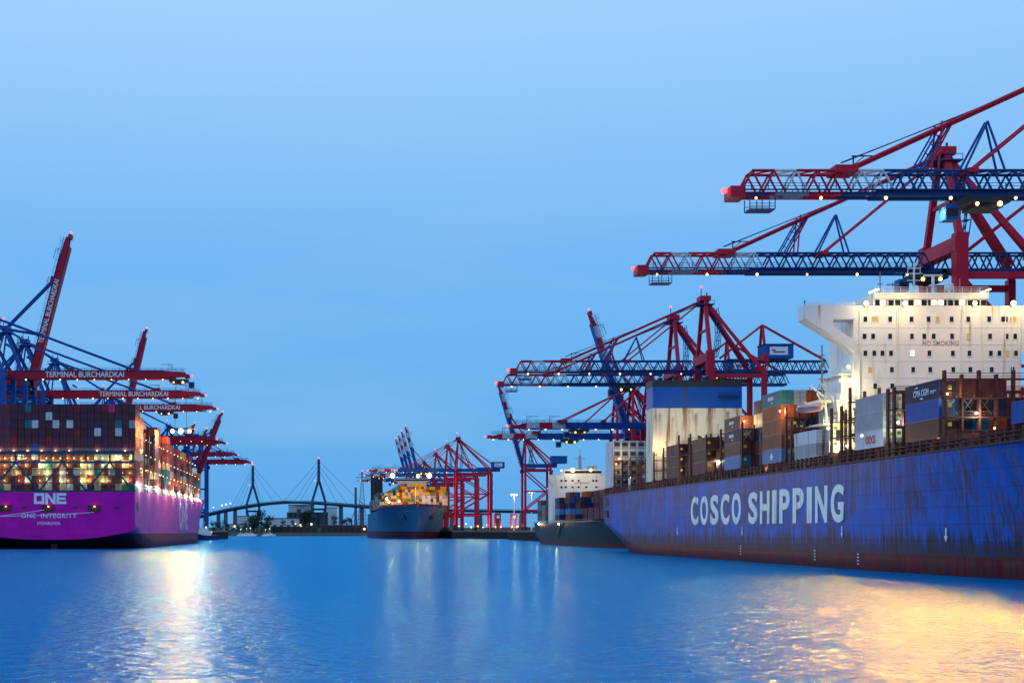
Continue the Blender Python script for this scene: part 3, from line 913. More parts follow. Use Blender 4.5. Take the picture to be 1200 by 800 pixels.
        for lv in range(0, min(8, top), 2):
            lampsY.append((xw - .5, yl - Y0, 22.5 + lv * tz + 1.5))
        if rec: point(root, (wmax - .9, yl - Y0 - .4, 30), 900, (1, .68, .25), .2); point(root, (wmax - 1.2, yl - Y0 - .4, 38), 700, (1, .68, .25), .2)
        elif k % 2: point(root, (wmax + .6, yl - Y0, 28), 500, (1, .68, .25), .2)
    for i, p in enumerate(lampsY):
        lamp(root, p, 0.2, E_lamp)
        if i % 2: lamp(root, (p[0] - 2.6, p[1], p[2] + 1.2), 0.2, E_white)
    o = b.build('containers', [CMAT[k] for k in keys])
    tag(o, 'mixed container bays packed along the deck of the magenta ship behind its stern stack', 'containers', kind='stuff')
    # bay lashing bridges along the side
    for k in range(20):
        yb = 14.9 + 14.8 * k
        if 245 < yb < 290: continue
        wmax = 30.5 if yb < 255 else 30.5 - (yb - 255) ** 1.35 * .016
        lb = MB()
        for x in (wmax - .2, wmax - 2.7, wmax - 5.2, wmax - 7.8): lb.box(x - .15, x + .15, yb - .4, yb + .4, 21.5, 44 if yb < 100 else 38)
        for z in range(24, 39, 3): lb.box(wmax - 12, wmax, yb - .35, yb + .35, z, z + .25)
        lb.build('lashing_bridge', M_teal, root)
    # mooring ropes
    for (pa, qa, lb_) in ((T(110, 600), (-45, -34, 12.5), 'upper'), (T(52, 597), (-40, -60, 9.5), 'lower')):
        rb = MB(); p = Vector(pa); q = Vector(qa); prev = None
        for i in range(13):
            t = i / 12; c = p.lerp(q, t); c.z -= 1.2 * 4 * t * (1 - t)
            if prev is not None: rb.tube(prev, c, .11, n=5)
            prev = c
        o = rb.build('mooring_rope', M_sign, None, (CX, Y0, 0))
        tag(o, 'pale mooring rope running left from the magenta stern, the %s one' % lb_, 'rope', 'mooring ropes of the magenta ship')
magenta_ship()

# ------------------------------------------------------------------ gantry cranes
KIND = {
    'lattice': dict(g=20, w=9, bz=59, apex=86.5, au=0, out=69, back=46, legm=M_red, boomm=M_navy, lw=1.7),
    'box': dict(g=18, w=8, bz=45, apex=67, au=-1, out=60, back=20, legm=M_red, boomm=M_blue, lw=1.5),
    'mid': dict(g=29, w=9.5, bz=50.5, apex=79, au=-2, out=73, back=32, legm=M_red, boomm=M_blue, lw=1.8),
    'blue': dict(g=32, w=10, bz=65.5, apex=93, au=-11, out=77, back=24, legm=M_blue, boomm=M_boomred, lw=2.0),
    'small': dict(g=26, w=9, bz=53, apex=76, au=-8, out=50, back=20, legm=M_blue, boomm=M_boomred, lw=1.8),
}
def crane(label, x0, Y, s, kind, raise_deg=0, out=None, bz=None, apex=None, text=None, trolley=None, flood=0, group='container cranes', lamps=True, apex_u=None, text_u=None):
    K = dict(KIND[kind])
    if out: K['out'] = out
    if bz: K['bz'] = bz
    if apex: K['apex'] = apex
    if apex_u is not None: K['au'] = apex_u
    g, w, bz, az, au, ot, bk = K['g'], K['w'], K['bz'], K['apex'], K['au'], K['out'], K['back']
    lm, bm_, lw = K['legm'], K['boomm'], K['lw']
    root = thing('container_crane', label, 'crane', (x0, Y, 7), group)
    P = lambda u, v, z: Vector((s * u, v, z))
    lattice = kind == 'lattice'
    topz = bz + (6 if lattice else 2)
    # legs
    for u in (0, -g):
        for v in (-w, w):
            b = MB()
            zt = topz if u == 0 else bz + (0 if lattice else 2)
            b.bar(P(u, v, 3), P(u, v, zt), lw, lw * 1.15)
            if lattice and u == 0: b.bar(P(u, v, bz - 10), P(u, v, topz + 1.5), lw * 1.6, lw * 1.6)
            b.build('leg', lm, root)
            b = MB()
            b.box(s*u - 1.0, s*u + 1.0, v - 4.2, v + 4.2, 0.9, 2.6)
            for k in range(4): b.tube(P(u - .5, v - 3.3 + k * 2.2, .75), P(u + .5, v - 3.3 + k * 2.2, .75), .72, n=10)
            b.build('bogie', M_dark, root)
    for u in (0, -g):
        b = MB(); b.bar(P(u, -w, 3.6), P(u, w, 3.6), 1.5, 1.8)
        b.bar(P(u, -w, 15), P(u, w, 15), 1.3, 1.6)
        b.build('sill_beam', lm, root)
    for v in (-w, w):
        b = MB(); b.bar(P(0, v, 14), P(-g, v, 14), 1.3, 1.7); b.build('portal_beam', lm, root)
        b = MB(); b.bar(P(0, v, bz - 2), P(-g, v, bz - 2), 1.2, 1.5); b.build('portal_beam', lm, root)
        b = MB(); b.bar(P(-1, v, 15), P(-g + 1, v, bz * .62), .85); b.bar(P(-g + 1, v, bz * .62), P(-1, v, bz - 3), .85)
        b.bar(P(-g, v, bz * .62), P(0, v, bz * .62), .7)
        b.build('brace', lm, root)
    b = MB(); b.bar(P(0, -w - 1, topz - 1), P(0, w + 1, topz - 1), 3.0 if lattice else 1.6, 3.2 if lattice else 1.8); b.build('portal_beam', lm, root)
    b = MB(); b.bar(P(-g, -w, bz + 1), P(-g, w, bz + 1), 1.5, 1.8); b.build('portal_beam', lm, root)
    # apex frame
    b = MB()
    for v in (-1, 1):
        b.bar(P(0, v * w, topz), P(au, v * 1.6, az), 1.35 if lattice else 1.2)
        b.bar(P(-g, v * w * .8, bz + (0 if lattice else 2)), P(au, v * 1.4, az - .6), 1.2 if lattice else 1.0)
        if not lattice: b.bar(P(-g * .5, v * w, bz + 1), P(au, v * 1.6, az - 1), .6)
    b.box(s*au - 2, s*au + 2, -2.8, 2.8, az - .6, az + 1.2)
    b.bar(P(0, -w*.55, topz + (az-topz)*.45), P(0, w*.55, topz + (az-topz)*.45), .8)
    b.build('apex_frame', lm, root)
    b = MB()
    b.box(s*au - 3.2, s*au + 3.2, -3.6, 3.6, az - 2.2, az - 1.9)
    for dx in (-3.1, 0, 3.1):
        for dy in (-3.5, 3.5): b.bar((s*au + dx, dy, az - 2), (s*au + dx, dy, az - .5), .12)
    for dy in (-3.5, 3.5):
        b.bar((s*au - 3.1, dy, az - .7), (s*au + 3.1, dy, az - .7), .12)
    b.bar((s*au - 1, 0, az + 1), (s*au - 1, 0, az + 4.5), .25); b.bar((s*au + 1.4, 1, az + 1), (s*au + 1.4, 1, az + 3), .4)
    b.build('apex_platform', M_navy if lm is M_red else M_blue, root)
    lamp(root, (s*au - 1, 0, az + 4.8), .4, E_redl, 'warning_light')
    # ladder tower behind the apex legs
    b = MB()
    lu = au - 2.5
    for i in range(6):
        za, zb_ = topz + i * (az - topz - 3) / 6, topz + (i + 1) * (az - topz - 3) / 6
        ua = -3.5 - 1.2 * math.sin(i / 6 * math.pi); ub = -3.5 - 1.2 * math.sin((i+1) / 6 * math.pi)
        for v in (-1.2, 1.2): b.tube(P(ua, v, za), P(ub, v, zb_), .14, n=4); b.tube(P(ua - 1.5, v, za), P(ub - 1.5, v, zb_), .14, n=4)
        b.tube(P(ua, -1.2, za), P(ub - 1.5, 1.2, zb_), .12, n=4); b.box(*sorted((s*ua, s*(ua-1.5))), -1.2, 1.2, za, za + .12)
    b.build('ladder_tower', M_navy, root)
    # boom, pivoting at the waterside leg
    hinge = P(2 if not lattice else 3, 0, bz)
    a = R(raise_deg)
    boom = bpy.data.objects.new('boom', None)
    mb = MB()
    hb = 3.4 if kind in ('blue', 'small') else 2.6
    L_ = ot - (2 if not lattice else 3)
    Q = lambda u, v, z: Vector((s * u, v, z))      # boom-local
    def band(u):  # colour index along the boom
        d = L_ - u
        if kind in ('blue', 'small'): return 0
        if d > (26 if lattice else 23): return 0
        n_ = int(d // (6.5 if lattice else 5.8))
        return 1 if n_ % 2 == 0 else 2
    if lattice:
        pn = 17; step = L_ / pn
        u = -3.0
        mb.bar(Q(-3, -1.6, .35), Q(L_ * .64, -1.6, .35), .9, 1.0, 0); mb.bar(Q(-3, 1.6, .35), Q(L_ * .64, 1.6, .35), .9, 1.0, 0)
        for i in range(4):
            ua, ub = L_ * .64 + i * L_ * .36 / 4, L_ * .64 + (i + 1) * L_ * .36 / 4
            for v in (-1.6, 1.6): mb.bar(Q(ua, v, .3), Q(ub, v, .3), .6, .6, 0 if i == 0 else (1 if i % 2 else 3))
        for i in range(pn):
            ua = i * step; um = ua + step / 2; ub = ua + step
            c = band(um)
            ztop = 4.4 if i < pn - 1 else 3.6
            for v in (-1.7, 1.7):
                mb.tube(Q(ua, v, .7), Q(um, v, 4.4), .2, c, 5); mb.tube(Q(um, v, 4.4), Q(ub, v, .7), .2, c, 5)
                if i < pn - 1: mb.tube(Q(um, v, 4.4), Q(um + step, v, 4.4), .27, c, 6)
            mb.tube(Q(um, -1.7, 4.4), Q(um, 1.7, 4.4), .16, c, 4); mb.tube(Q(ua, -1.7, .5), Q(ua, 1.7, .5), .2, c, 4)
            mb.tube(Q(um, -1.7, 4.4), Q(um + step, 1.7, 4.4) if i < pn - 1 else Q(ub, 1.7, .7), .13, c, 4)
        mb.box(*sorted((s*(L_ - .6), s*(L_ + 2.0))), -2.2, 2.2, -.4, 1.6, 1)
        mb.bar(Q(L_ - 5, -1.7, 0.1), Q(L_ + 1, -1.7, .1), .5, .5, 0)
    else:
        n_ = 10
        cuts = [0.0] + [L_ - 23 + i * 5.75 for i in range(4)] if kind not in ('blue', 'small') else [0, L_ * .5, L_ * .84]
        cuts = cuts + [L_]
        for i in range(len(cuts) - 1):
            ua, ub = cuts[i], cuts[i+1]
            c = band((ua + ub) / 2)
            tip = i == len(cuts) - 2
            h2 = hb * .45 if tip else hb
            for v in ((-1.9, 1.9) if kind != 'box' else (0,)):
                tk = .95 if kind != 'box' else 1.7
                vv = []
                for uu, hh, zb0 in ((ua, hb, 0), (ub, h2, hb * .3 if tip and kind in ('blue', 'small') else 0)):
                    vv += [Q(uu, v - tk/2, zb0), Q(uu, v + tk/2, zb0), Q(uu, v + tk/2, zb0 + hh), Q(uu, v - tk/2, zb0 + hh)]
                mb.add(vv, [(3,2,1,0),(4,5,6,7),(0,1,5,4),(1,2,6,5),(2,3,7,6),(3,0,4,7)], c)
        k = 0
        u = 3.0
        while u < L_:
            mb.box(*sorted((s*u, s*(u + .6))), -1.9, 1.9, .2, 1.0, band(u)); u += 7.4
        # rail flange under the girder
        mb.box(*sorted((0, s*(L_ - 4))), -2.6, 2.6, -.34, -.02, 0 if kind != 'blue' else 0)
        mb.box(*sorted((s*(L_ - .4), s*(L_ + 1.6))), -2.4, 2.4, .3, 1.7, 1 if kind not in ('blue', 'small') else 0)
    me = mb.mesh('boom', [bm_, M_red if kind not in ('blue', 'small') else bm_, M_band, M_grey])
    boom = link('boom', me, root, hinge, (0, -s * a, 0))
    # handrail and posts along the boom
    hr = MB(); zt = 4.6 if lattice else hb
    top = zt + 1.15
    if lattice:
        zt = .9; top = 2.0
    for v in (-2.5, 2.5):
        hr.bar(Q(1, v, top), Q(L_ - .5, v, top), .09); hr.bar(Q(1, v, top - .5), Q(L_ - .5, v, top - .5), .07)
        hr.box(*sorted((s*1, s*(L_ - .5))), v - .35, v + .35, zt - .12, zt)
        u = 1.5
        while u < L_ - .5:
            hr.box(s*u - .06, s*u + .06, v - .06, v + .06, zt, top); u += 3.0
    hr.build('handrail', M_blue if kind in ('blue', 'small') else M_navy, boom)
    # davit frames on the boom end
    for u in ((L_ - 6, L_ * .72) if not lattice else (L_ * .69,)):
        dv = MB(); zz = hb + (2 if lattice else 0)
        dv.bar(Q(u, 0, zz), Q(u, 0, zz + 2.8), .2); dv.bar(Q(u - 5, 0, zz + 2.8), Q(u + .3, 0, zz + 2.8), .2)
        dv.bar(Q(u, 0, zz + 1.2), Q(u - 2, 0, zz + 2.8), .14)
        dv.build('davit', M_dark, boom)
    lamp(boom, Q(L_ + 2.6, 0, 1.2), .5 if lattice else .5, E_redl, 'warning_light')
    if lattice:
        cb = MB(); cb.box(*sorted((s*(L_ - 6), s*(L_ - 1.5))), -1.6, 1.6, -2.5, -2.3)
        for uu in (L_ - 6, L_ - 3.7, L_ - 1.5):
            for v in (-1.6, 1.6): cb.bar(Q(uu, v, -2.4), Q(uu, v, -.2), .14)
        for zz in (-1.9, -1.4):
            for v in (-1.6, 1.6): cb.bar(Q(L_ - 6, v, zz), Q(L_ - 1.5, v, zz), .1)
        cb.build('maintenance_basket', M_navy, boom)
    # lamps below the boom
    if lamps:
        u = 6.0
        while u < L_ - 1:
            lamp(boom, Q(u, -2.0, -.55), .30, E_lamp if raise_deg == 0 else E_white) if raise_deg == 0 else None
            u += 7.4 if not lattice else 11.5
    def BW(u, v, z):       # boom-local to crane-local
        return hinge + Vector((s * (u * math.cos(a) - z * math.sin(a)), v, u * math.sin(a) + z * math.cos(a)))
    # stays
    fr = (.72, .38) if lattice else ((.70, .34) if kind in ('blue', 'small') else (.62, .30))
    for k, f_ in enumerate(fr):
        for v in (-1.5, 1.5):
            b = MB(); r_ = (.42 if k == 0 else .26) if lattice else (.5 if kind == 'blue' else .32)
            b.tube(P(au, v, az), BW(L_ * f_, v * 1.1, zt + (3.5 if lattice else .4)), r_, n=6)
            b.build('forestay', lm, root)
        bw_ = 2.0 if k == 0 else .9
        b = MB(); b.box(*sorted((s*(L_*f_ - bw_), s*(L_*f_ + bw_))), -2.4, 2.4, (4.0 if lattice else hb - .1), ((5.3 if k == 0 else 4.8) if lattice else hb + 1.1)); b.build('stay_bracket', M_red if lattice or kind in ('box', 'mid') else bm_, boom)
    if lattice:
        # hangers and stay-rope posts
        b = MB()
        pm = P(au, 0, az).lerp(BW(L_ * .72, 0, 4.5), .62)
        for v in (-1.5, 1.5): b.tube(pm + Vector((0, v, 0)), BW(L_ * .50, v, 4.4), .18, n=5); b.tube(pm + Vector((s*2, v, 0)), BW(L_ * .47, v, 4.4), .18, n=5)
        b.build('hanger', M_red, root)
        b = MB()
        for v in (-1.2, 1.2): b.tube(P(0, v, az).lerp(BW(L_*.72, v, 5), .66), BW(L_*.53, v, 4.5), .16, n=4); b.tube(P(0, v, az).lerp(BW(L_*.72, v, 5), .62), BW(L_*.51, v, 4.5), .16, n=4)
        for i in range(5):
            q0 = P(0, 0, az).lerp(BW(L_*.72, 0, 5), .65).lerp(BW(L_*.52, 0, 4.5), i/5); b.bar(q0 + Vector((-.8, -1.2, 0)), q0 + Vector((.8, 1.2, 0)), .14)
        b.build('ladder', M_blue, root)
        b = MB()
        for v in (-1.5, 1.5):
            b.tube(BW(L_*.40, v, 4.4), BW(L_*.33, v*.3, 13.5), .22, n=5); b.tube(BW(L_*.29, v, 4.4), BW(L_*.33, v*.3, 13.5), .22, n=5)
        b.build('rope_post', M_blue, root)
        b = MB(); b.tube(P(au, 0, az - 1), BW(L_*.72, 0, 6.2), .1, n=4); b.tube(P(au, .8, az - 1.3), BW(L_*.72, .8, 6.4), .1, n=4); b.build('hoist_rope', M_navy, root)
    # rear girder
    mb = MB()
    if lattice:
        n_ = 14; L2 = bk + 2; step = L2 / n_
        for v in (-1.6, 1.6): mb.bar(P(1, v, bz + .35), P(-bk, v, bz + .35), .9, 1.0)
        for i in range(n_):
            ua = 1 - i * step; um = ua - step / 2; ub = ua - step
            for v in (-1.7, 1.7):
                mb.tube(P(ua, v, bz + .7), P(um, v, bz + 4.4), .2, 0, 5); mb.tube(P(um, v, bz + 4.4), P(ub, v, bz + .7), .2, 0, 5)
                if i < n_ - 1: mb.tube(P(um, v, bz + 4.4), P(um - step, v, bz + 4.4), .27, 0, 6)
            mb.tube(P(um, -1.7, bz + 4.4), P(um, 1.7, bz + 4.4), .16, 0, 4)
        # back mast
        bb = MB()
        for v in (-5, 5): bb.bar(P(-g - 2, v, bz + 2), P(-g - 2, v * .1, bz + 18), .85)
        bb.bar(P(-g - 2, -3, bz + 9), P(-g - 2, 3, bz + 9), .7); bb.bar(P(-g - 2, -5, bz + 5), P(-g - 2, 5, bz + 5), 2.0, 2.2)
        bb.build('rear_mast', M_red, root)
        bs = MB(); bs.bar(P(-g - 2, 0, bz + 18), P(-bk, 0, bz + 4.6), .75); bs.build('backstay', M_red, root)
        bs = MB(); bs.bar(P(-g - 2, 0, bz + 18), P(-6, 0, bz + 5.5), .75); bs.build('backstay', M_red, root)
        for v in (-1.2, 1.2):
            bs = MB(); bs.bar(P(au, v, az), P(-g + 2, v * 4, bz + 3), 1.1); bs.build('backstay', M_red, root)
    else:
        for v in (-1.9, 1.9): mb.bar(P(2, v, bz + hb/2), P(-bk - g*.2, v, bz + hb/2), .95, hb)
        for v in (-1.9, 1.9):
            bs = MB(); bs.bar(P(au, v*.6, az), P(-bk - g*.15, v, bz + hb), .6); bs.build('backstay', lm, root)
    mb.build('rear_girder', M_navy if lattice else (M_blue if lm is M_red else bm_), root)
    # machinery house
    mh = MB(); mu = -g - 7
    hh0 = bz + 5.2 if lattice else bz + hb + .3
    mh.box(*sorted((s*(mu - 5.5), s*(mu + 5.5))), -4, 4, hh0, hh0 + 5.0); ho = mh.build('machinery_house', M_blue, root)
    if lattice or kind == 'mid':
        sg = MB(); sg.box(s*mu - 3.4, s*mu + 3.4, -4.06, -4.01, hh0 + 1.2, hh0 + 4.2); sg.build('sign_board', M_sign, ho)
        sg = MB(); sg.box(s*mu - 2.2, s*mu + 2.4, -4.12, -4.07, hh0 + 2.0, hh0 + 2.5); sg.box(s*mu - 2.6, s*mu - 1.2, -4.12, -4.07, hh0 + 2.7, hh0 + 3.2); sg.build('sign_mark', M_red, ho)
    rb = MB(); rb.box(*sorted((s*(mu - 5.8), s*(mu + 5.8))), -4.3, 4.3, hh0 + 5.01, hh0 + 5.3); rb.build('roof', M_dark, ho)
    # trolley and operator cab
    tu = trolley if trolley is not None else -4
    tb = MB(); tb.box(*sorted((s*(tu - 4), s*(tu + 4))), -3.2, 3.2, bz - 1.6, bz - .45)
    tb.box(*sorted((s*(tu - 3), s*(tu + 2))), -2.6, 2.6, bz - 2.3, bz - 1.61)
    for du in (-3.8, 3.8):
        for v in (-3.1, 3.1): tb.bar(P(tu + du, v, bz - 1.6), P(tu + du, v, bz + .3), .3)
    to = tb.build('trolley', M_dark, root)
    cb = MB(); cb.box(*sorted((s*(tu + 4.3), s*(tu + 6.6))), -1.4, 1.4, bz - 4.2, bz - 1.5); co = cb.build('operator_cab', M_blue, root)
    gl = MB(); gl.box(*sorted((s*(tu + 4.5), s*(tu + 6.4))), -1.46, -1.41, bz - 3.6, bz - 2.2); gl.build('window', M_glass, co)
    lamp(to, P(tu - 2, -3.5, bz - 1.9), .42, E_lamp); lamp(to, P(tu + 2, -3.5, bz - 1.9), .42, E_lamp)
    # leg-side stair tower
    stb = MB()
    nst = 8
    for i in range(nst):
        za, zb_ = 16 + i * (bz - 18) / nst, 16 + (i + 1) * (bz - 18) / nst
        v0, v1 = (-w + 1, -w + 4) if i % 2 == 0 else (-w + 4, -w + 1)
        stb.bar(P(-g - 1.6, v0, za), P(-g - 1.6, v1, zb_), .7, .25)
    stb.build('stairs', M_navy, root)
    # lettering on the boom
    if text:
        tw, th, tu0 = text
        o = text_obj('lettering', 'TERMINAL BURCHARDKAI', tw, th, M_sign, boom, (s * tu0 if s > 0 else 0, -2.46, hb * .5 - th / 2), FRONT, bold=.015)
    # floodlights
    if flood:
        for u in (10, 34):
            spot(root, P(u, 0, bz - 1.2), P(u, -2, 0), flood, 120, WARM, .6)
    return root

# left terminal (blue cranes, red booms)
TX = -137
crane('blue crane with lowered red boom nearest over the magenta ship', TX, 617, 1, 'blue', 0, 77, text=(34, 2.5, 14.5), flood=7000, apex=95, apex_u=-14, trolley=74)
crane('blue crane with its tall red boom raised upright', TX + 2, 652, 1, 'blue', 75.5, 72, text=(30, 2.4, 20), apex=92)
crane('blue crane with lowered red boom, second of the overlapping row', TX, 704, 1, 'blue', 0, 76, text=(34, 2.5, 24), flood=5000)
crane('blue crane with lowered red boom behind the second one of the row', TX, 781, 1, 'blue', 0, 76, text=(34, 2.5, 22), flood=5000, trolley=50)
crane('distant blue crane with its red boom raised beside the white steam', TX, 960, 1, 'blue', 77, 72)
crane('blue crane with lowered red boom just above the bright floodlamps', TX, 985, 1, 'blue', 0, 60, bz=62)
crane('blue crane with lowered red boom just below the bright floodlamps', TX, 1030, 1, 'blue', 0, 64, bz=62)
crane('far blue crane with raised red boom left of the bow', TX, 1350, 1, 'small', 75, 50)
crane('farthest blue crane with raised red boom near the bow of the magenta ship', TX + 6, 1420, 1, 'small', 75, 50)
crane('blue crane at the quay spur with its red boom raised at a slant', -95, 1062, 1, 'small', 69, 50, bz=41, apex=62)
crane('blue crane at the quay spur with lowered short red boom tip over the tug', -92, 1112, 1, 'small', 0, 33, bz=52, apex=74)
crane('blue crane with lowered red boom right behind the slanted boom', -118, 1150, 1, 'small', 0, 46, bz=60, apex=84)

# three hanging floodlamps on a spreader beam over the ship side
def flood_beam():
    p = W(212, 505, 617)
    root = thing('floodlight_bar', 'three blazing floodlamps on a beam hanging over the magenta ship side', 'floodlights', p)
    b = MB(); b.box(-5.2, 5.2, -.6, .6, .7, 1.4); b.build('beam', M_dark, root)
    b = MB()
    for x in (-2.6, 2.6):
        for y in (-.5, .5): b.tube((x, y, 1.4), (x * .8, y, 21.5), .06, n=4)
    b.build('hoist_rope', M_dark, root)
    for x, r_ in ((-3.6, .75), (0, 1.05), (3.7, .9)):
        o = MB(); o.box(x - .8, x + .8, -.2, .5, -.7, .68); o.build('lamp_housing', M_dark, root)
        lamp(root, (x, -.7, 0), r_, E_flood)
        spot(root, (x, -1.9, 0), (46, -470, -50), 3.0e5, 26, (1, .17, .002), .9, .8)
    point(root, (7, -2, -3), 46000, (1, .42, .20), .8)
    spot(root, (5.5, -2.4, 0), (152, -228, -40), 3.4e5, 33, (1, .76, .46), .9, .5)
flood_beam()

# right terminal, lattice-boom cranes
RX = 143
crane('red crane with a blue lattice boom, nearest and uppermost at right', RX, 254, -1, 'lattice', 0, 69, trolley=26, flood=15000)
crane('red crane with a blue lattice boom standing behind the white deckhouse', RX, 329, -1, 'lattice', 0, 69, trolley=4, flood=14000)
crane('red crane with lattice boom behind the cream funnel, its peak the higher one', RX, 536, -1, 'lattice', 0, 71, trolley=-6, flood=8000)
crane('red crane with lattice boom behind the cream funnel, its peak the lower left one', RX, 583, -1, 'lattice', 0, 70, trolley=20, flood=6000)
# box-boom cranes behind
crane('red crane with blue box boom and banded tip just left of the funnel', RX, 632, -1, 'box', 0, 59, trolley=30, flood=4000)
crane('red crane with its banded blue boom raised above the lattice booms', RX, 666, -1, 'box', 72.5, 60)
crane('red crane with blue box boom and banded tip, lower of the two by the funnel', RX, 702, -1, 'box', 0, 61, trolley=22, flood=5000)
crane('red crane with its raised banded boom above the middle floodlight masts', RX, 1020, -1, 'box', 74, 62)
# far cranes over the far blue ship
QX = 113
for i, (Y, lb) in enumerate(((1222, 'front red crane lowering its banded boom over the far blue ship'), (1328, 'second red crane with lowered banded boom over the far blue ship'), (1466, 'third red crane with lowered banded boom over the far blue ship'))):
    crane(lb, QX, Y, -1, 'mid', 0, 73, trolley=[28, 60, 40][i], flood=7000 if i < 2 else 0)
for i, (Y, lb) in enumerate(((1640, 'rightmost of the far red cranes with raised banded booms'), (1720, 'second from right of the far cranes with raised banded booms'), (1790, 'second from left of the far cranes with raised banded booms'), (1860, 'leftmost of the far red cranes with raised banded booms'))):
    crane(lb, QX, Y, -1, 'mid', 75, 72)

# ------------------------------------------------------------------ rusty blue ship
SX, SE = 115.5, 90.0
def rail(mb, x0, x1, y0, y1, z, h=1.1, step=2.0):
    p = Vector((x0, y0, z)); q = Vector((x1, y1, z)); L_ = (q - p).length; n_ = max(1, int(L_ / step))
    for k in (h, h * .6, h * .3): mb.bar(p + Vector((0, 0, k)), q + Vector((0, 0, k)), .06)
    for i in range(n_ + 1):
        c = p.lerp(q, i / n_); mb.box(c.x - .04, c.x + .04, c.y - .04, c.y + .04, z, z + h)

def blue_ship():
    root = thing('container_ship', 'rust-streaked blue container ship with white lettering and twin islands', 'container ship', (SX, 268, 0), 'container ships')
    oy = 268.0
    hm = hull_mat('rusty_blue_hull', (0.0005, 0.12, 0.54), (0.20, 0.010, 0.032), 3.0, 1.0, chalk=0.45)
    st = [(96, .6, .3, -3, 1, 2, 21.5), (108, 9.5, 2.4, -3, 2, 3, 20.8), (126, 17.5, 7, -3, 2, 4, 19.8), (148, 22.8, 13.5, -3, 2, 5, 18.9), (172, 25.0, 19.3, -3, 2, 5, 18.3), (200, 25.5, 23.6, -3, 2, 6, 18.05), (232, 25.5, 25.3, -3, 2, 6, 18), (262, 25.5, 25.5, -3, 2, 6, 18), (330, 25.5, 25.5, -3, 2, 6, 18), (400, 25.5, 25.5, -3, 2, 6, 18),
          (418, 25.5, 25.4, -1.7, 2, 4, 18), (430, 25.5, 25.3, 1.1, 2.0, 3, 18), (440, 25.5, 25.2, 3.3, 2.0, 3, 18), (452, 25.4, 25.0, 5.4, 2.0, 3, 18.05), (461, 25.2, 24.8, 7.2, 2.0, 3, 18.1)]
    st = [(y - oy, *r_) for (y, *r_) in st]
    hull_mesh(st, 0, None).build('hull', [hm, hm, M_deck], root, smooth=True)
    E = SE - SX     # local x of the port side
    M_let = mat('hull_lettering', (0.92, 0.90, 0.74), 0.6, var=.2, scale=.5, rust=.25, rustc=(.25, .17, .1))
    def Yp(px): return SE * F / (px - 380) - oy
    cell_text('COSCO', Yp(810) - Yp(868.5), 6.9, M_let, root, (E - .05, Yp(810), 7.95), LEFT)
    cell_text('SHIPPING', Yp(877.5) - Yp(989), 6.7, M_let, root, (E - .05, Yp(877.5), 8.0), LEFT)
    # downward arrows and draught marks
    for px, z in ((794, 6.3), (870, 6.3), (987, 6.2), (1109, 5.8)):
        y = Yp(px)
        a = MB(); a.box(E - .1 + .0, E - .02, y - .16, y + .16, z, z + 1.2); a.prism([(y - .5, z), (y + .5, z), (y, z - .9)], 'x', E - .1, E - .02)
        a.build('tug_mark', M_sign, root)
    for i, (px, zz) in enumerate(((868, 1.5), (955, 1.2), (1006, 0.9))):
        d = MB()
        for k in range(4): d.box(E - .08, E - .02, Yp(px) - .35, Yp(px) + .35, zz + k * .55, zz + k * .55 + .2)
        d.build('draught_mark', M_sign, root)
    # bulwark cap and fairleads
    b = MB(); b.bar((E + .05, 172 - oy, 18.25), (E + .05, 461 - oy, 18.1), .35, .28); b.build('gunwale', M_coam, root)
    for px, py in ((710.5, 587), (710, 602)):
        y = Yp(px); z = CAMZ + (622 - py) * (y + oy) / F
        o = MB(); o.box(E + .05, E + .45, y - 2.2, y + 2.6, z - .9, z + .9); oo = o.build('mooring_opening', M_dark, root)
        f = MB(); f.bar((E + .2, y - 2.4, z + 1), (E + .2, y + 2.8, z + 1), .5, .18); f.bar((E + .2, y - 2.4, z - 1), (E + .2, y + 2.8, z - 1), .5, .18); f.build('frame', M_rustred, oo)
    # deck coaming, passage stanchions, hatch structure along the side
    b = MB()
    b.box(E + 2.2, -E - 2.2, 182 - oy, 458 - oy, 18.0, 20.0)
    y = 184.0
    while y < 460:
        b.box(E + .5, E + 2.2, y - .3, y + .3, 18.1, 20.2)
        b.box(E + .3, E + .75, y - .35, y + .35, 18.1, 19.7)
        y += 2.45
    b.box(E + .6, E + 2.4, 184 - oy, 459 - oy, 19.85, 20.15) if False else None
    for q in range(len(b.v)): pass
    yy = 184.0
    while yy < 458:
        b2 = MB(); b2.box(E + .3, E + .95, yy - oy - .5, yy - oy + .5, 18.15, 18.15 + random.uniform(.5, 1.4)); b2.tube((E + .5, yy - oy, 18.4), (E + .5, yy - oy, 20), .09, n=6); b2.build('deck_fitting', M_rustred, root); yy += random.uniform(3.0, 6.0)
    bb = MB(); bb.box(E + 2.2, -E - 2.2, 182 - oy, 458 - oy, 18.02, 20.0)
    y = 184.0
    while y < 460:
        bb.box(E + .35, E + .75, y - oy - .22, y - oy + .22, 18.1, 20.25); bb.box(E + .75, E + 2.2, y - oy - .16, y - oy + .16, 19.5, 20.2); y += 2.45
    bb.box(E + .2, E + .34, 184 - oy, 459 - oy, 19.0, 19.12); bb.box(E + .2, E + .34, 184 - oy, 459 - oy, 19.55, 19.67)
    bb.build('hatch_coaming', M_coam, root)
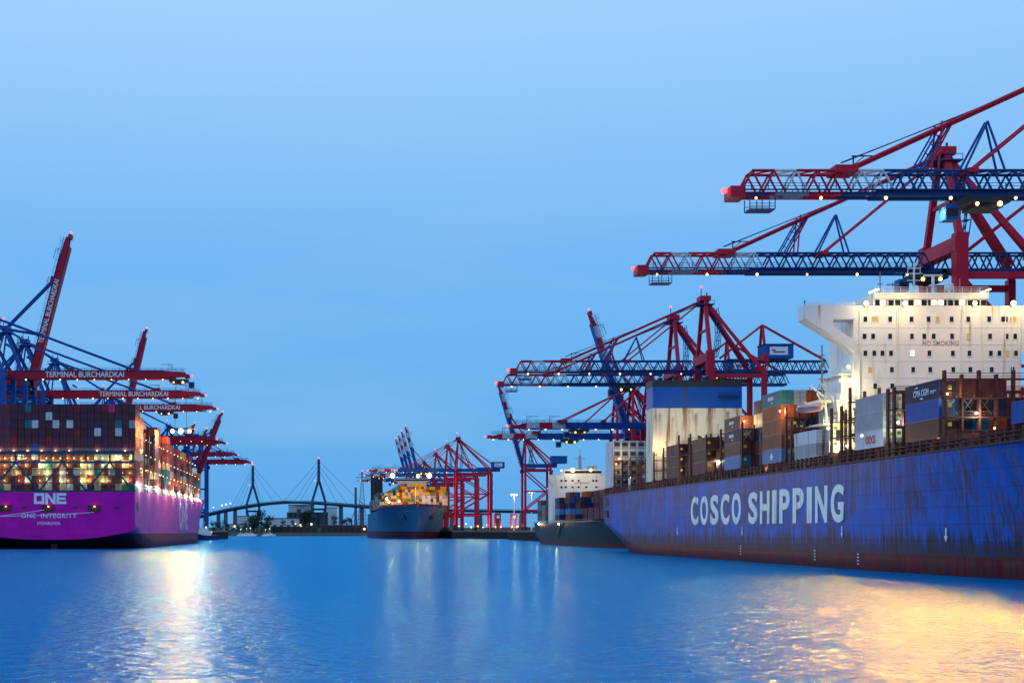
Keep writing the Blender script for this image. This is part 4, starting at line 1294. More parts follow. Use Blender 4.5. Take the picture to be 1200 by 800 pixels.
    # lashing bridges
    for (y, zt, x1) in ((226.5, 28.6, -E - .6), (229.0, 28.6, -E - .6), (245.5, 30.4, -E - .6), (249.5, 27.6, E + 14), (254.5, 27.6, E + 14), (276.5, 27.6, -E - .6), (279.6, 30.0, -E - .6), (309, 29.4, -E - .6), (325.5, 29.0, -E - .6), (338, 28.6, -E - .6), (352.5, 29.8, -E - .6), (364.0, 30.2, -E - .6), (380.5, 28.0, -E - .6), (391.5, 27.6, -E - .6), (407, 27.0, -E - .6), (420, 26.4, -E - .6), (433, 27.4, -E - .6), (445.5, 28.8, -E - .6), (208.2, 29.2, -E - .6)):
        lb = MB(); yl = y - oy
        x = E + .75; k = 0
        while x < x1:
            lb.box(x - .15, x + .15, yl - .4, yl + .4, 18.3, zt + (.8 if k % 2 == 0 else .2))
            if k % 2 == 0: lb.box(x - .32, x + .32, yl - .55, yl + .55, 18.3, 20.6)
            x += 2.52; k += 1
        for z in (20.3, 23.0, 25.8, 28.6):
            if z > zt + .2: break
            lb.box(E + .6, x1, yl - .5, yl + .5, z, z + .22)
            lb.box(E + .6, x1, yl - .5, yl - .42, z + .9, z + .98); lb.box(E + .6, x1, yl - .5, yl - .42, z + .5, z + .56)
        lo = lb.build('lashing_bridge', M_rustred, root)
        # yellow twist-lock racks on the end posts
        for z in (21.8, 24.6, 27.2):
            if z < zt: tb = MB(); tb.box(E + 1.0, E + 1.5, yl - .8, yl - .52, z, z + .55); tb.build('twistlock_rack', M_yellow, lo)
    # deckhouse
    hx0, hx1, hy = 99.7 - SX, 131.3 - SX, 0.0
    h = MB(); h.box(hx0, hx1, hy, hy + 13, 18.02, 48.9)
    ho = h.build('deckhouse', M_house, root)
    d = MB()
    for py in (384, 403.5, 423, 442.5, 462):
        z = CAMZ + (622 - py) * 268 / F; d.box(hx0 - .02, hx1 + .02, -.05, -.005, z - .03, z + .03)
    for px in (1178, 1186, 1193):
        x = (px - 380) * 268 / F - SX; d.box(x - .07, x + .07, -.16, -.06, 20, 48.5)
    d.build('deck_seam', M_house, ho)
    lad = MB()
    xl = (1052 - 380) * 268 / F - SX
    for dx in (-.22, .22): lad.box(xl + dx - .03, xl + dx + .03, -.22, -.16, 24, 48.6)
    zz = 24.2
    while zz < 48.5: lad.box(xl - .2, xl + .2, -.21, -.17, zz, zz + .04); zz += .5
    lad.build('ladder', M_house, ho)
    for px_ in (1007, 1127, 1151):
        pp = MB(); xp = (px_ - 380) * 268 / F - SX; pp.tube((xp, -.16, 22), (xp, -.16, 48.2), .09, n=6); pp.build('drain_pipe', M_house, ho)
    rows = {374: (1014, 1025, 1043, 1068, 1088, 1098.5, 1115, 1134.5, 1159, 1177, 1187), 394: (1013, 1023, 1043, 1068.5, 1083, 1094, 1115.5, 1135, 1160, 1179.5, 1189.5), 413.8: (1014, 1024.5, 1034, 1044, 1069, 1089, 1116.5, 1136, 1161, 1171, 1180.5, 1190.5),
            433: (1019.5, 1045, 1070, 1090, 1117, 1137, 1162, 1186.5), 452.3: (1025.5, 1045.5)}
    for py, L_ in rows.items():
        for i, px in enumerate(L_):
            p = W(px, py, 268)
            w_ = .62 if (py == 374 and px in (1025, 1177, 1187)) else .36
            f = MB()
            for sx in (-1, 1): f.box(p.x - SX + sx*w_, p.x - SX + sx*(w_ + .1), -.09, -.004, p.z - .5, p.z + .5)
            for sz in (-1, 1): f.box(p.x - SX - w_ - .1, p.x - SX + w_ + .1, -.09, -.004, p.z + sz*.5, p.z + sz*.6)
            fo = f.build('window', M_house, ho)
            g = MB(); g.box(p.x - SX - w_, p.x - SX + w_, -.03, -.006, p.z - .5, p.z + .5)
            lit = px in (1069, 1095)
            dim = px in (1025, 1098.5, 1187, 1135, 1180.5, 1019.5)
            g.build('pane', E_win if lit and py != 394 else (E_dim if dim else M_glass), fo)
    text_obj('lettering', 'NO SMOKING', 42.5 * 268 / F, 0.95, mat('faded_red', (.36, .22, .15), .6), ho, (W(1081, 403, 268).x - SX, -.02, W(1081, 405.0, 268).z), FRONT, bold=.02, depth=.04, spacing=1.15)
    # bridge wing with gusset (port)
    def X(px): return (px - 380) * 268 / F - SX
    def Z(py): return CAMZ + (622 - py) * 268 / F
    wg = MB()
    outer = [(X(940.5), Z(358.6)), (X(1000), Z(358.6)), (X(1000), Z(373))  , (X(975.5), Z(373)), (X(975.5), Z(384)), (X(1000), Z(394)), (X(1000), Z(411)), (X(985), Z(401)), (X(941), Z(374))]
    hole = [(X(974), Z(375)), (X(974), Z(383.5)), (X(976), Z(385)), (hx0 - .9, Z(397)), (hx0 - .9, Z(375))]
    outl = [(X(940.5), Z(358.6)), (X(941), Z(374)), (X(988), Z(403)), (X(993), Z(408)), (hx0 - .01, Z(413)), (hx0 - .01, Z(358.6))]
    # outline with its opening, bridged by a slit along the house wall
    ring = outl[:5] + [(hx0 - .01, Z(397)), (hx0 - .9, Z(397)), hole[2], hole[1], hole[0], (hx0 - .9, Z(375)), (hx0 - .01, Z(375)), outl[5]]
    wg.prism(ring, 'y', -1.2, 3.0)
    wo = wg.build('bridge_wing', M_house, ho)
    wr = MB(); rail(wr, X(941), hx0, -1.1, -1.1, Z(358.4), .5, 1.5); wr.build('railing', M_white, wo)
    b = MB(); b.tube((X(940.8), -1, Z(358)), (X(940.8), -1, Z(353)), .12, n=5); b.build('antenna', M_dark, wo)
    # starboard wing
    wg = MB()
    xs = lambda px: -X(px) + (hx0 + hx1)
    wg.prism([(xs(940.5), Z(358.6)), (xs(941), Z(374)), (hx1 + .01, Z(413)), (hx1 + .01, Z(358.6))], 'y', -1.2, 3.0)
    wg.build('bridge_wing', M_house, ho)
    # wheelhouse, roof deck, masts
    wh = MB(); wh.box(X(1026), X(1159), 1.0, 11, 48.92, 50.3); who = wh.build('wheelhouse', M_house, ho)
    rf = MB(); rf.box(X(1026), X(1160), .4, 11.5, 50.32, 51.5); rf.build('roof', M_house, who)
    wn = MB()
    x = X(1028)
    while x < X(1157):
        wn.box(x, x + 1.0, .95, .99, 49.1, 50.15); x += 1.25
    wn.build('window', M_glass, who)
    for px in (1037, 1078, 1097, 1105, 1130):
        lw_ = MB(); lw_.box(X(px) - .55, X(px) + .55, .9, .94, 49.2, 50.1); lw_.build('window', E_win, who)
    rl = MB(); rail(rl, X(1026), X(1160), .5, .5, 51.5, 1.0, 1.6); rl.build('railing', M_white, who)
    ms = MB(); ms.tube((X(1084), 5, 51.5), (X(1084), 5, 58.3), .28, n=8, r2=.12)
    for z, w_ in ((53.2, .8), (54.5, 1.3), (55.8, 1.6), (56.8, 1.1)): ms.box(X(1084) - w_, X(1084) + w_, 4.9, 5.1, z, z + .14)
    for dx in (-1.2, 1.2): ms.tube((X(1084) + dx, 5, 55.8), (X(1084) + dx, 5, 57.2), .06, n=4)
    ms.build('signal_mast', M_white, who)
    rd = MB(); rd.tube((X(1104), 4, 51.5), (X(1104), 4, 55.2), .3, n=8); rd.box(X(1104) - 1.8, X(1104) + 1.8, 3.8, 4.2, 55.2, 55.5); rd.box(X(1104) - .6, X(1104) + .6, 3.4, 4.6, 53.4, 53.55); rd.build('radar_mast', M_white, who)
    dm = MB(); dm.tube((X(1123), 4, 51.5), (X(1123), 4, 52.4), .3, n=8); dm.ball((X(1123), 4, 53.2), .85, 0, 12, 8); dm.build('satellite_dome', M_white, who, smooth=True)
    tw_ = MB(); tw_.tube((X(1041), 4, 51.5), (X(1041), 4, 56), .12, n=5); tw_.box(X(1041) - .5, X(1041) + .5, 3.9, 4.1, 53.6, 53.75); tw_.tube((X(1056), 4, 51.5), (X(1056), 4, 54), .1, n=5); tw_.box(X(1049), X(1063), 3.7, 4.3, 53.5, 53.66); tw_.tube((X(1133), 3, 51.5), (X(1133), 3, 54.5), .1, n=5)
    tw_.tube((X(1022), 0, 49), (X(1022), 0, 52), .1, n=5); tw_.tube((X(1154), 3, 51.5), (X(1154), 3, 53), .1, n=5)
    tw_.build('antenna', M_grey, who)
    for px in (1024, 1155):
        lp = MB(); lp.bar((X(px) - 1.0, -.3, 51.3), (X(px) + .8, -.3, 52.0), .35, .3); lp.build('deck_light', E_white, who)
    # forward-facing floodlamps on the house front edge
    for px in (1013, 1058, 1140, 1185):
        br = MB(); br.box(X(px) - .3, X(px) + .3, -.8, -.01, 48.7, 48.88); bo = br.build('lamp_bracket', M_grey, ho)
        lamp(bo, (X(px), -.9, 49.25), .5, E_flood)
        spot(root, (X(px), -1.7, 49.3), (-50 + (px - 1013) * .10, -165, 0), 580000, 74, (1, .15, .002), .5, .8)
        point(root, (X(px), -3.6, 48.6), 560, (1, .78, .42), .4)
    # lower house wing, lifeboat platform and lit galleries (port side of the house)
    g = MB()
    g.box(hx0 - 5.2, hx0 - .02, 1, 11, 18.05, 23.5); g.box(hx0 - 5.6, hx0 - .02, .3, 12, 26.6, 26.9); g.box(hx0 - 6.6, hx0 - .02, -.5, 12, 30.9, 31.2); g.box(hx0 - 2.8, hx0 - .02, 2, 11, 26.92, 30.88); g.box(hx0 - 1.6, hx0 - .02, 2, 11, 31.22, 36.0); g.box(hx0 - 2.4, hx0 - .02, 1, 12, 36.02, 36.25); g.box(hx0 - 3.4, hx0 - .02, 2, 11, 23.52, 26.58)
    go = g.build('side_gallery', M_house, ho)
    for z, x in ((26.9, hx0 - 5.5), (31.2, hx0 - 6.5), (36.25, hx0 - 2.3)):
        rl = MB(); rail(rl, x, hx0, -.3 if z > 27 else .4, -.3 if z > 27 else .4, z, 1.0, 1.2); rl.build('railing', M_white, go)
    dr = MB()
    for x, z in ((hx0 - 1.2, 27.2), (hx0 - 4, 18.4), (hx0 - 2.2, 23.7), (hx0 - 2.4, 18.4)): dr.box(x - .4, x + .4, .9 if z < 20 else 1.9, .97 if z < 20 else 1.98, z, z + 2)
    dr.build('door', M_dark, go)
    for x, y, z, r_ in ((hx0 - 4.6, .4, 25.9, .3), (hx0 - 1.2, .9, 30.2, .33), (hx0 - 3.2, .8, 22.6, .28), (hx0 - 1.0, -.2, 37.4, .4), (hx0 - .6, .3, 35, .33), (hx0 - 5, -.5, 22, .26), (hx0 - 2.6, -.4, 34.8, .35)):
        lamp(go, (x, y, z), r_, E_white)
    for x, z in ((hx0 - 4, 25.5), (hx0 - 2, 29.8), (hx0 - 3, 21.8), (hx0 - 1.4, 34)):
        point(root, (x, -1.6, z), 800, (1, .80, .32), .3)
    point(root, (hx0 + 4, -3, 24), 900, (1, .80, .35), .3)
    b = MB(); b.tube((X(972), 4, 30), (X(972), 4, 42.0), .26, n=6, r2=.14)
    for z in (33, 35.5, 38, 40): b.box(X(972) - .6, X(972) + .6, 3.6, 4.4, z, z + .14)
    b.build('signal_mast', mat('buff_mast', (.30, .22, .12), .6), root)
    # funnel casing
    fy0, fy1 = 395 - oy, 403 - oy
    fx0, fx1 = 91.2 - SX, 116 - SX
    f = MB(); f.box(fx0, fx1, fy0, fy1, 18.02, 40.6); fo = f.build('funnel_casing', M_cream, root)
    f = MB(); f.box(fx0, fx1, fy0, fy1, 40.62, 46.6); f.build('blue_band', M_fblue, fo)
    f = MB(); f.box(fx0 - .1, fx1 + .1, fy0 - .1, fy1 + .1, 46.62, 48.4)
    for i in range(5): f.tube((fx0 + 3 + i * 4.4, (fy0 + fy1) / 2, 48.4), (fx0 + 3 + i * 4.4, (fy0 + fy1) / 2, 49.3 + (i % 2) * .4), .8, n=10)
    f.build('funnel_top', M_dark, fo)
    rl = MB(); rail(rl, X(0) * 0 + fx0 + 18, fx1 - 1, fy0 - .6, fy0 - .6, 43.8, 1.0, 1.5); rl.box(fx0 + 18, fx1 - 1, fy0 - 1.0, fy0 - .12, 43.6, 43.75); rl.build('railing', M_dark, fo)
    lamp(fo, (fx0 + 3.0, fy0 - .7, 30.6), .3, E_lamp); point(root, (fx0 + 1.2, fy0 - 2.6, 29.5), 900, (1, .62, .25), .3)
    point(root, (fx0 + 10, fy0 - 16, 36), 6500, (1, .80, .46), .5)
    # work lamps along the deck
    for (px, Y, z, e, pw) in ((739, 446, 20.6, E_lamp, 900), (821, 360, 22.6, E_white, 1200), (840, 338, 22.9, E_white, 1200), (1165.5, 198, 20.8, E_lamp, 350), (1097, 216, 20.0, E_lamp, 300), (1019, 243, 19.6, E_lamp, 250), (897, 292, 19.3, E_lamp, 200), (1144, 207.6, 23.7, E_white, 700), (872, 310.3, 30.4, E_lamp, 900), (914, 281, 30.2, E_lamp, 900), (992, 251, 21.5, E_white, 700), (1010, 230, 21.9, E_lamp, 200), (726, 444, 29.2, E_lamp, 1600), (1110, 208.6, 26.6, E_lamp, 600), (1052, 229.5, 24, E_white, 600), (770, 405, 21, E_lamp, 300)):
        x = (px - 380) * Y / F - SX
        lamp(root, (x, Y - oy, z), .19, e, 'deck_lamp')
        point(root, (x, Y - oy - .8, z - .1), pw, (1, .66, .26) if e is E_lamp else (.9, 1, .6), .25)
    # lashing rods crossing some container fronts
    for (x0, y, z) in ((91.3, 209.9, 26.2), (93.8, 209.9, 26.2), (96.3, 209.9, 26.2), (93.8, 282.3, 28.8), (91.4, 310.3, 28.8), (103, 352, 25.9)):
        for d in (0, 1): lr = MB(); lr.tube((x0 - SX + (.1 if d else 2.2), y - oy, z - 2.6), (x0 - SX + (2.2 if d else .1), y - oy, z + .4), .045, n=4); lr.build('lashing_rod', M_grey, root)
    # pilot-ladder gangway post and deck worker shelter (white) near the stern
    return root
ship = blue_ship()

# lifeboat and davit
def lifeboat():
    p = W(953, 476.5, 266)
    r = thing('lifeboat', 'pale pinkish enclosed lifeboat hanging beside the white deckhouse', 'lifeboat', (p.x, 268, p.z))
    b = MB(); n_ = 12
    ring = []
    for i in range(n_ + 1):
        t = i / n_; y = -4.2 + 8.4 * t; w_ = 1.5 * math.sin(math.pi * (0.06 + .88 * t)) ** .55
        ring.append([(w_ * math.cos(a), y, 1.15 * math.sin(a) * (1 if math.sin(a) < 0 else .85) * (w_ / 1.5) ** .4) for a in [2*math.pi*k/12 for k in range(12)]])
    vv = [q for s_ in ring for q in s_]
    fs = [(j*12+i, j*12+(i+1) % 12, (j+1)*12+(i+1) % 12, (j+1)*12+i) for j in range(n_) for i in range(12)] + [tuple(range(12)), tuple(range(n_*12, n_*12+12))]
    b.add(vv, fs); b.build('hull', M_boat, r, smooth=True)
    b = MB(); b.box(-.7, .7, 1.6, 3.0, .7, 1.5); b.build('cabin', M_boat, r)
    b = MB(); b.box(-1.55, 1.55, -3.6, 3.6, -.08, .05); b.build('fender', M_grey, r)
    r.rotation_euler = (0, 0, R(35)); r.scale = (.8, .62, .8)
    d = thing('boat_davit', 'white davit frame carrying the lifeboat beside the deckhouse', 'davit', (p.x + 2.6, 268, 26.9))
    b = MB()
    for y in (-2.6, 2.6):
        b.bar((1.6, y, 0), (1.2, y, 5.0), .4); b.bar((1.2, y, 5.0), (-1.6, y, 7.2), .34); b.bar((1.5, y, 2.4), (-.4, y, 5.9), .25)
    b.bar((1.2, -2.6, 5), (1.2, 2.6, 5), .3); b.build('arm', M_house, d)
    b = MB()
    for y in (-2.6, 2.6): b.tube((-1.5, y, 7.2), (-2.4, y, 5.0), .06, n=4)
    b.build('fall_rope', M_dark, d)
lifeboat()

# containers on the rusty blue ship (individuals)
H = 2.9
def stack(y0, x_start, rows, phrase, z0=20.3, flip=False, H=2.9):
    """rows: list (from the ship's edge inwards) of colour lists from the bottom up"""
    yc = y0 + 6.15
    res = []
    for r_, tiers in enumerate(rows):
        for t, colr in enumerate(tiers):
            if not colr: continue
            x = x_start + 1.25 + r_ * 2.52
            row = 'edge row' if r_ == 0 else '%s row in' % ORD[r_]
            tier = 'bottom' if t == 0 else ('top' if t == len(tiers) - 1 else ORD[t] + ' tier')
            lab = '%s container, %s, %s, %s' % (colr, tier, row, phrase)
            assert len(lab.split()) <= 16, lab
            o = container(colr, x, yc, z0 + t * H, lab, 'containers on the rusty blue ship', flip=flip, zs=H / 2.9)
            res.append(((r_, t), o))
    return dict(res)
X0 = 90.9
mar, br, nv, bl = 'maroon', 'brown', 'navy', 'blue'
sa = stack(175.6, X0 - .2, [[bl], [br, br], [mar, 'rust', br], [nv, br, 'rust', 'rust'], [br, nv, mar, nv, 'orange', 'rust']], 'stack by the right picture edge', 20.6)
sb = stack(210.4, X0, [[br, bl, nv], [nv, nv, 'dark brown'], ['teal', 'dark brown', br], ['orange', nv, mar], [mar, mar]], 'stack before the deckhouse middle')
sc_ = stack(231.4, X0, [['white', 'pale grey', 'pale grey'], ['white', 'pale grey', 'white'], ['pale grey', 'white', 'pale grey']], 'pale stack below the deckhouse corner')
se = stack(263.0, X0, [['white', 'pale grey', 'white']], 'single pale stack beside the lifeboat', 17.95, H=2.45)
sf = stack(283.0, X0, [['light blue', br, 'rust', 'orange', 'teal'], [br, nv, nv, 'rust', 'pale grey'], [br, br, nv, 'rust', 'orange'], [br, mar, br, 'brown', 'navy'], [mar, nv, br, 'brown', 'rust']], 'high stack left of the lifeboat', 20.1)
sf2 = stack(297.2, X0 + 2.52, [[mar, br, nv, 'cream', br], [nv, br, 'dark brown', nv, br], [mar, nv, 'pale grey', 'brown']], 'stack second right of the funnel', 20.1)
sg_ = stack(311.0, X0, [['light blue', br, nv, br], [nv, nv, 'dark brown', 'rust'], [mar, 'pale grey', nv, br]], 'stack just right of the cream funnel', 20.2)
sh = stack(326.5, X0, [[], [nv, 'dark brown'], [mar, nv, br], [br, br, mar]], 'low stack below the funnel right edge', 20.2)
si = stack(339.5, X0, [[mar, 'dark brown', br], [nv, nv, mar], [br, 'teal', nv]], 'stack under the cream funnel', 20.2)
sj = stack(365.8, X0, [[mar, mar, mar], [nv, bl, nv], [mar, br, mar], [br, nv]], 'maroon stack below the funnel left edge', 20.2)
sn = stack(393.0 + 12.5, X0, [[], ['blue', 'brown'], [mar, nv]], 'short stack left of the funnel foot', 20.2)
sk = stack(447.8, X0, [['white'] * 5] * 5, 'white refrigerated stack at the ship stern', 20.4)
# refrigeration units on the reefer ends
fan = MB(); fan.box(-1.0, 1.0, -6.2, -6.10, .25, 2.6, 0); fan.box(-.8, .8, -6.26, -6.21, 1.2, 2.3, 1); fan.tube((-.4, -6.28, 1.75), (-.4, -6.22, 1.75), .42, 1, 12)
fan_me = fan.mesh('cooling_unit', [M_grey, M_dark])
for k, o in sk.items(): link('cooling_unit', fan_me, o)
M_clet = mat('container_lettering', (.7, .72, .75), .5, var=.05)
o = sb[(0, 2)]
text_obj('lettering', 'CMA CGM', 5.4, 1.0, M_clet, o, (-1.26, 2.9, .9), LEFT, bold=.02, depth=.03)
b = MB(); b.prism([(1.2, 2.2), (2.6, 2.2), (1.6, 2.5)], 'x', -1.27, -1.24); b.prism([(-.6, .35), (.8, .5), (-.2, .7)], 'x', -1.27, -1.24); b.build('mark', M_clet, o)
b = MB(); b.box(-1.27, -1.24, -5.2, -3.1, 1.25, 1.4); b.box(-1.27, -1.24, -4.6, -3.1, 1.0, 1.1); b.build('mark', M_clet, o)
o = sc_[(0, 0)]
text_obj('lettering', 'OOCL', 4.4, 1.3, mat('logo_red', (.55, .04, .03), .5), o, (-1.26, 1.4, .75), LEFT, bold=.03, depth=.03)
o = sa[(0, 0)]
b = MB(); b.tube((-1.29, 0, 1.5), (-1.24, 0, 1.5), .95, 0, 16); b.build('mark', M_clet, o)
b = MB(); b.tube((-1.32, 0, 1.5), (-1.295, 0, 1.5), .6, 0, 16); b.build('mark', CMAT['blue'], o)
o = sf[(0, 0)]
b = MB(); b.box(-1.29, -1.24, -.35, .35, .8, 2.1); b.box(-1.285, -1.24, -.75, .75, 1.25, 1.65); b.build('mark', M_clet, o)
for o in (sf[(0, 4)], sg_[(0, 3)], sg_[(0, 2)]):
    b = MB()
    for k in range(4): b.box(-1.28, -1.24, 1.6 - k * .9, 2.2 - k * .9, 1.3, 2.0)
    b.prism([(-.8, .6), (.2, .6), (-.3, 1.0)], 'x', -1.28, -1.24)
    b.build('mark', M_clet, o)
for o in (sf[(1, 1)], sf[(1, 2)], sf[(2, 2)]):
    b = MB()
    for k in range(3): b.box(-.7 + k * .5, -.3 + k * .5, -6.16, -6.12, 1.2, 1.7)
    b.prism([(-.3, 2.1), (.1, 2.1), (0, 2.4)], 'y', -6.16, -6.12); b.prism([(-.1, .5), (.4, .6), (.1, .8)], 'y', -6.16, -6.12)
    b.build('mark', M_clet, o)
# worker-sized orange gear locker and gangway on deck
r = thing('gear_locker', 'bright orange locker standing on the blue ship deck below the light blue container', 'locker', (91.6, 301, 18.05))
b = MB(); b.box(-.5, .5, -.6, .6, .05, 1.9); b.build('body', M_orange, r)
b = MB(); b.box(-.55, .55, -.65, .65, 1.91, 2.05); b.build('lid', M_orange, r)
r = thing('gangway_winch', 'small white winch tower on the blue ship deck near its stern', 'winch', (90.95, 422, 18.1))
b = MB(); b.box(-.45, .45, -1.0, 1.0, 0, 4.2); b.build('tower', M_white, r)
b = MB(); b.box(-.5, .5, 1.05, 2.2, 0, 1.6); b.build('drum', M_fblue, r)
lamp(r, (-.2, -1.2, 4.3), .25, E_white)

# ------------------------------------------------------------------ smaller ship behind the stern
def feeder():
    root = thing('container_ship', 'dark green feeder ship with white deckhouse moored behind the blue stern', 'container ship', (125, 640, 0), 'container ships')
    oy = 640
    hm = hull_mat('green_hull', (0.022, 0.05, 0.055), (0.12, 0.03, 0.03), 1.6, .35)
    st = [(520, 1, .4, -3, 1, 2, 13), (535, 12, 5, -3, 1, 3, 11.5), (560, 16, 13, -3, 1, 5, 10.6), (600, 16, 16, -3, 1, 6, 10.3), (700, 16, 16, -3, 1, 6, 10.3), (718, 16, 15.5, -1, 1, 4, 10.4), (735, 15.6, 15, 2.2, 1.4, 3, 10.6), (746, 15, 14.4, 4.0, 1.6, 3, 10.8)]
    st = [(y - oy, *q) for (y, *q) in st]
    hull_mesh(st, 0, None).build('hull', [hm, hm, M_deck], root, smooth=True)
    b = MB()
    for y in range(-60, 100, 4): b.box(-15.9, -15.8, y, y + .1, 10.4, 11.6)
    b.bar((-15.85, -60, 11.6), (-15.85, 100, 11.6), .1); b.bar((-15.85, -60, 11.0), (-15.85, 100, 11.0), .1)
    b.build('railing', M_grey, root)
    h = MB(); h.box(-15, 15, 46, 58, 10.4, 33.6); ho = h.build('deckhouse', M_house, root)
    for py in (563, 570.5, 577.5):
        for px in (658, 663, 671, 678, 687, 695, 699):
            if (px + int(py)) % 5 == 0: continue
            p = W(px, py, 686)
            w_ = MB(); w_.box(p.x - 125 - .5, p.x - 125 + .5, 45.9, 45.99, p.z - .45, p.z + .45); w_.build('window', M_glass, ho)
    text_obj('lettering', 'NO SMOKING', 7.0, .8, mat('sign_red', (.45, .05, .05), .5), ho, (W(673.5, 566.3, 686).x - 125, 45.98, W(673, 566.6, 686).z), FRONT, bold=.02, depth=.04)
    w_ = MB(); w_.prism([(-15.02, 33.6), (-16.6, 33.6), (-16.4, 31.2), (-15.02, 28)], 'y', 45, 49); w_.build('bridge_wing', M_house, ho); w_ = MB(); w_.prism([(15.02, 33.6), (16.6, 33.6), (16.4, 31.2), (15.02, 28)], 'y', 45, 49); w_.build('bridge_wing', M_house, ho)
    w_ = MB(); w_.box(-9, 9, 47, 56, 33.62, 36.2); wo = w_.build('wheelhouse', M_house, ho)
    g = MB(); g.box(-8.8, 8.8, 46.9, 46.98, 34.4, 35.6); g.build('window', M_glass, wo)
    m = MB(); m.bar((-1, 50, 36.2), (-1, 50, 43), 1.6, w2=.9); m.box(-3.5, 1.5, 49.8, 50.2, 41.5, 41.8); m.tube((-1, 50, 43), (-1, 50, 46), .15, n=5); m.build('radar_mast', M_grey, wo)
    m = MB(); m.box(5, 9, 59, 63, 30, 38.5); m.build('funnel', M_cream, root)
    for px, py, r_ in ((671.5, 550.5, .85), (692.5, 550.5, .6), (658, 551, .45)):
        p = W(px, py, 684)
        lamp(ho, (p.x - 125, 44.5, p.z), r_, E_flood if r_ > .5 else E_lamp)
    spot(root, (-8, 43.6, 36), (-60, -500, -10), 15000, 50, (1, .15, .03), .6, .8)
    point(root, (-6, 38, 33), 1300, (1, .78, .5), .5)
    point(root, (4, 36, 30), 1300, (1, .78, .5), .5)
    for px, py, c in ((637.5, 613.5, E_white), (653, 613.5, E_white)):
        p = W(px, py, 720 if px < 640 else 660)
        lamp(root, (-16.3, p.y - oy, p.z), .65, c)
        spot(root, (-17.2, p.y - oy, p.z), (-40, -500, -10), 1200, 90, (1, .5, .2), .6, .8)
        point(root, (-17.6, p.y - oy, p.z - .5), 200, (1, .8, .4), .3)
    l = MB(); l.bar((-16.5, 12, 10.4), (-16.4, 22, 4.0), .8, .25); l.build('gangway', M_yellow, root)
    cr = MB(); cr.bar((-13, 66, 11), (-13, 66, 22), 1.2); cr.bar((-13, 66, 22), (-15.5, 58, 27.5), .7); cr.build('provision_crane', M_house, root)
    # containers as one mass
    keys = list(CMAT); b = MB(); rnd = random.Random(5)
    def blk(y, tiers, xo=0, pick=None):
        for c in range(12):
            for t in range(tiers(c)):
                colr = rnd.choice(pick or ['navy', 'rust', 'orange', 'blue', 'navy', 'light blue', 'brown', 'navy', 'maroon'])
                b.box(125 - 15.0 + c * 2.5 + .04, 125 - 15.0 + c * 2.5 + 2.42, y, y + 12.2, 11.6 + t * 2.65, 11.6 + t * 2.65 + 2.6, keys.index(colr))
    blk(666, lambda c: [4, 4, 5, 5, 4, 5, 3, 4, 4, 4, 3, 4][c])
    blk(652, lambda c: [0, 3, 3, 4, 5, 5, 4, 4, 4, 4, 4, 4][c])
    for y in (566, 580, 594, 608, 622, 636): blk(y, lambda c: 5 if c > 4 else (2 if c > 2 else 0), 0, ['brown', 'maroon', 'dark brown'])
    blk(708, lambda c: 4 if c > 0 else 3, 0, ['rust', 'brown', 'navy', 'teal', 'orange'])
    blk(722, lambda c: 4, 0, ['navy', 'teal', 'rust', 'brown'])
    o = b.build('containers', [CMAT[k] for k in keys])
    tag(o, 'orange, navy and brown containers packed on the dark green feeder ship', 'containers', kind='stuff')
feeder()

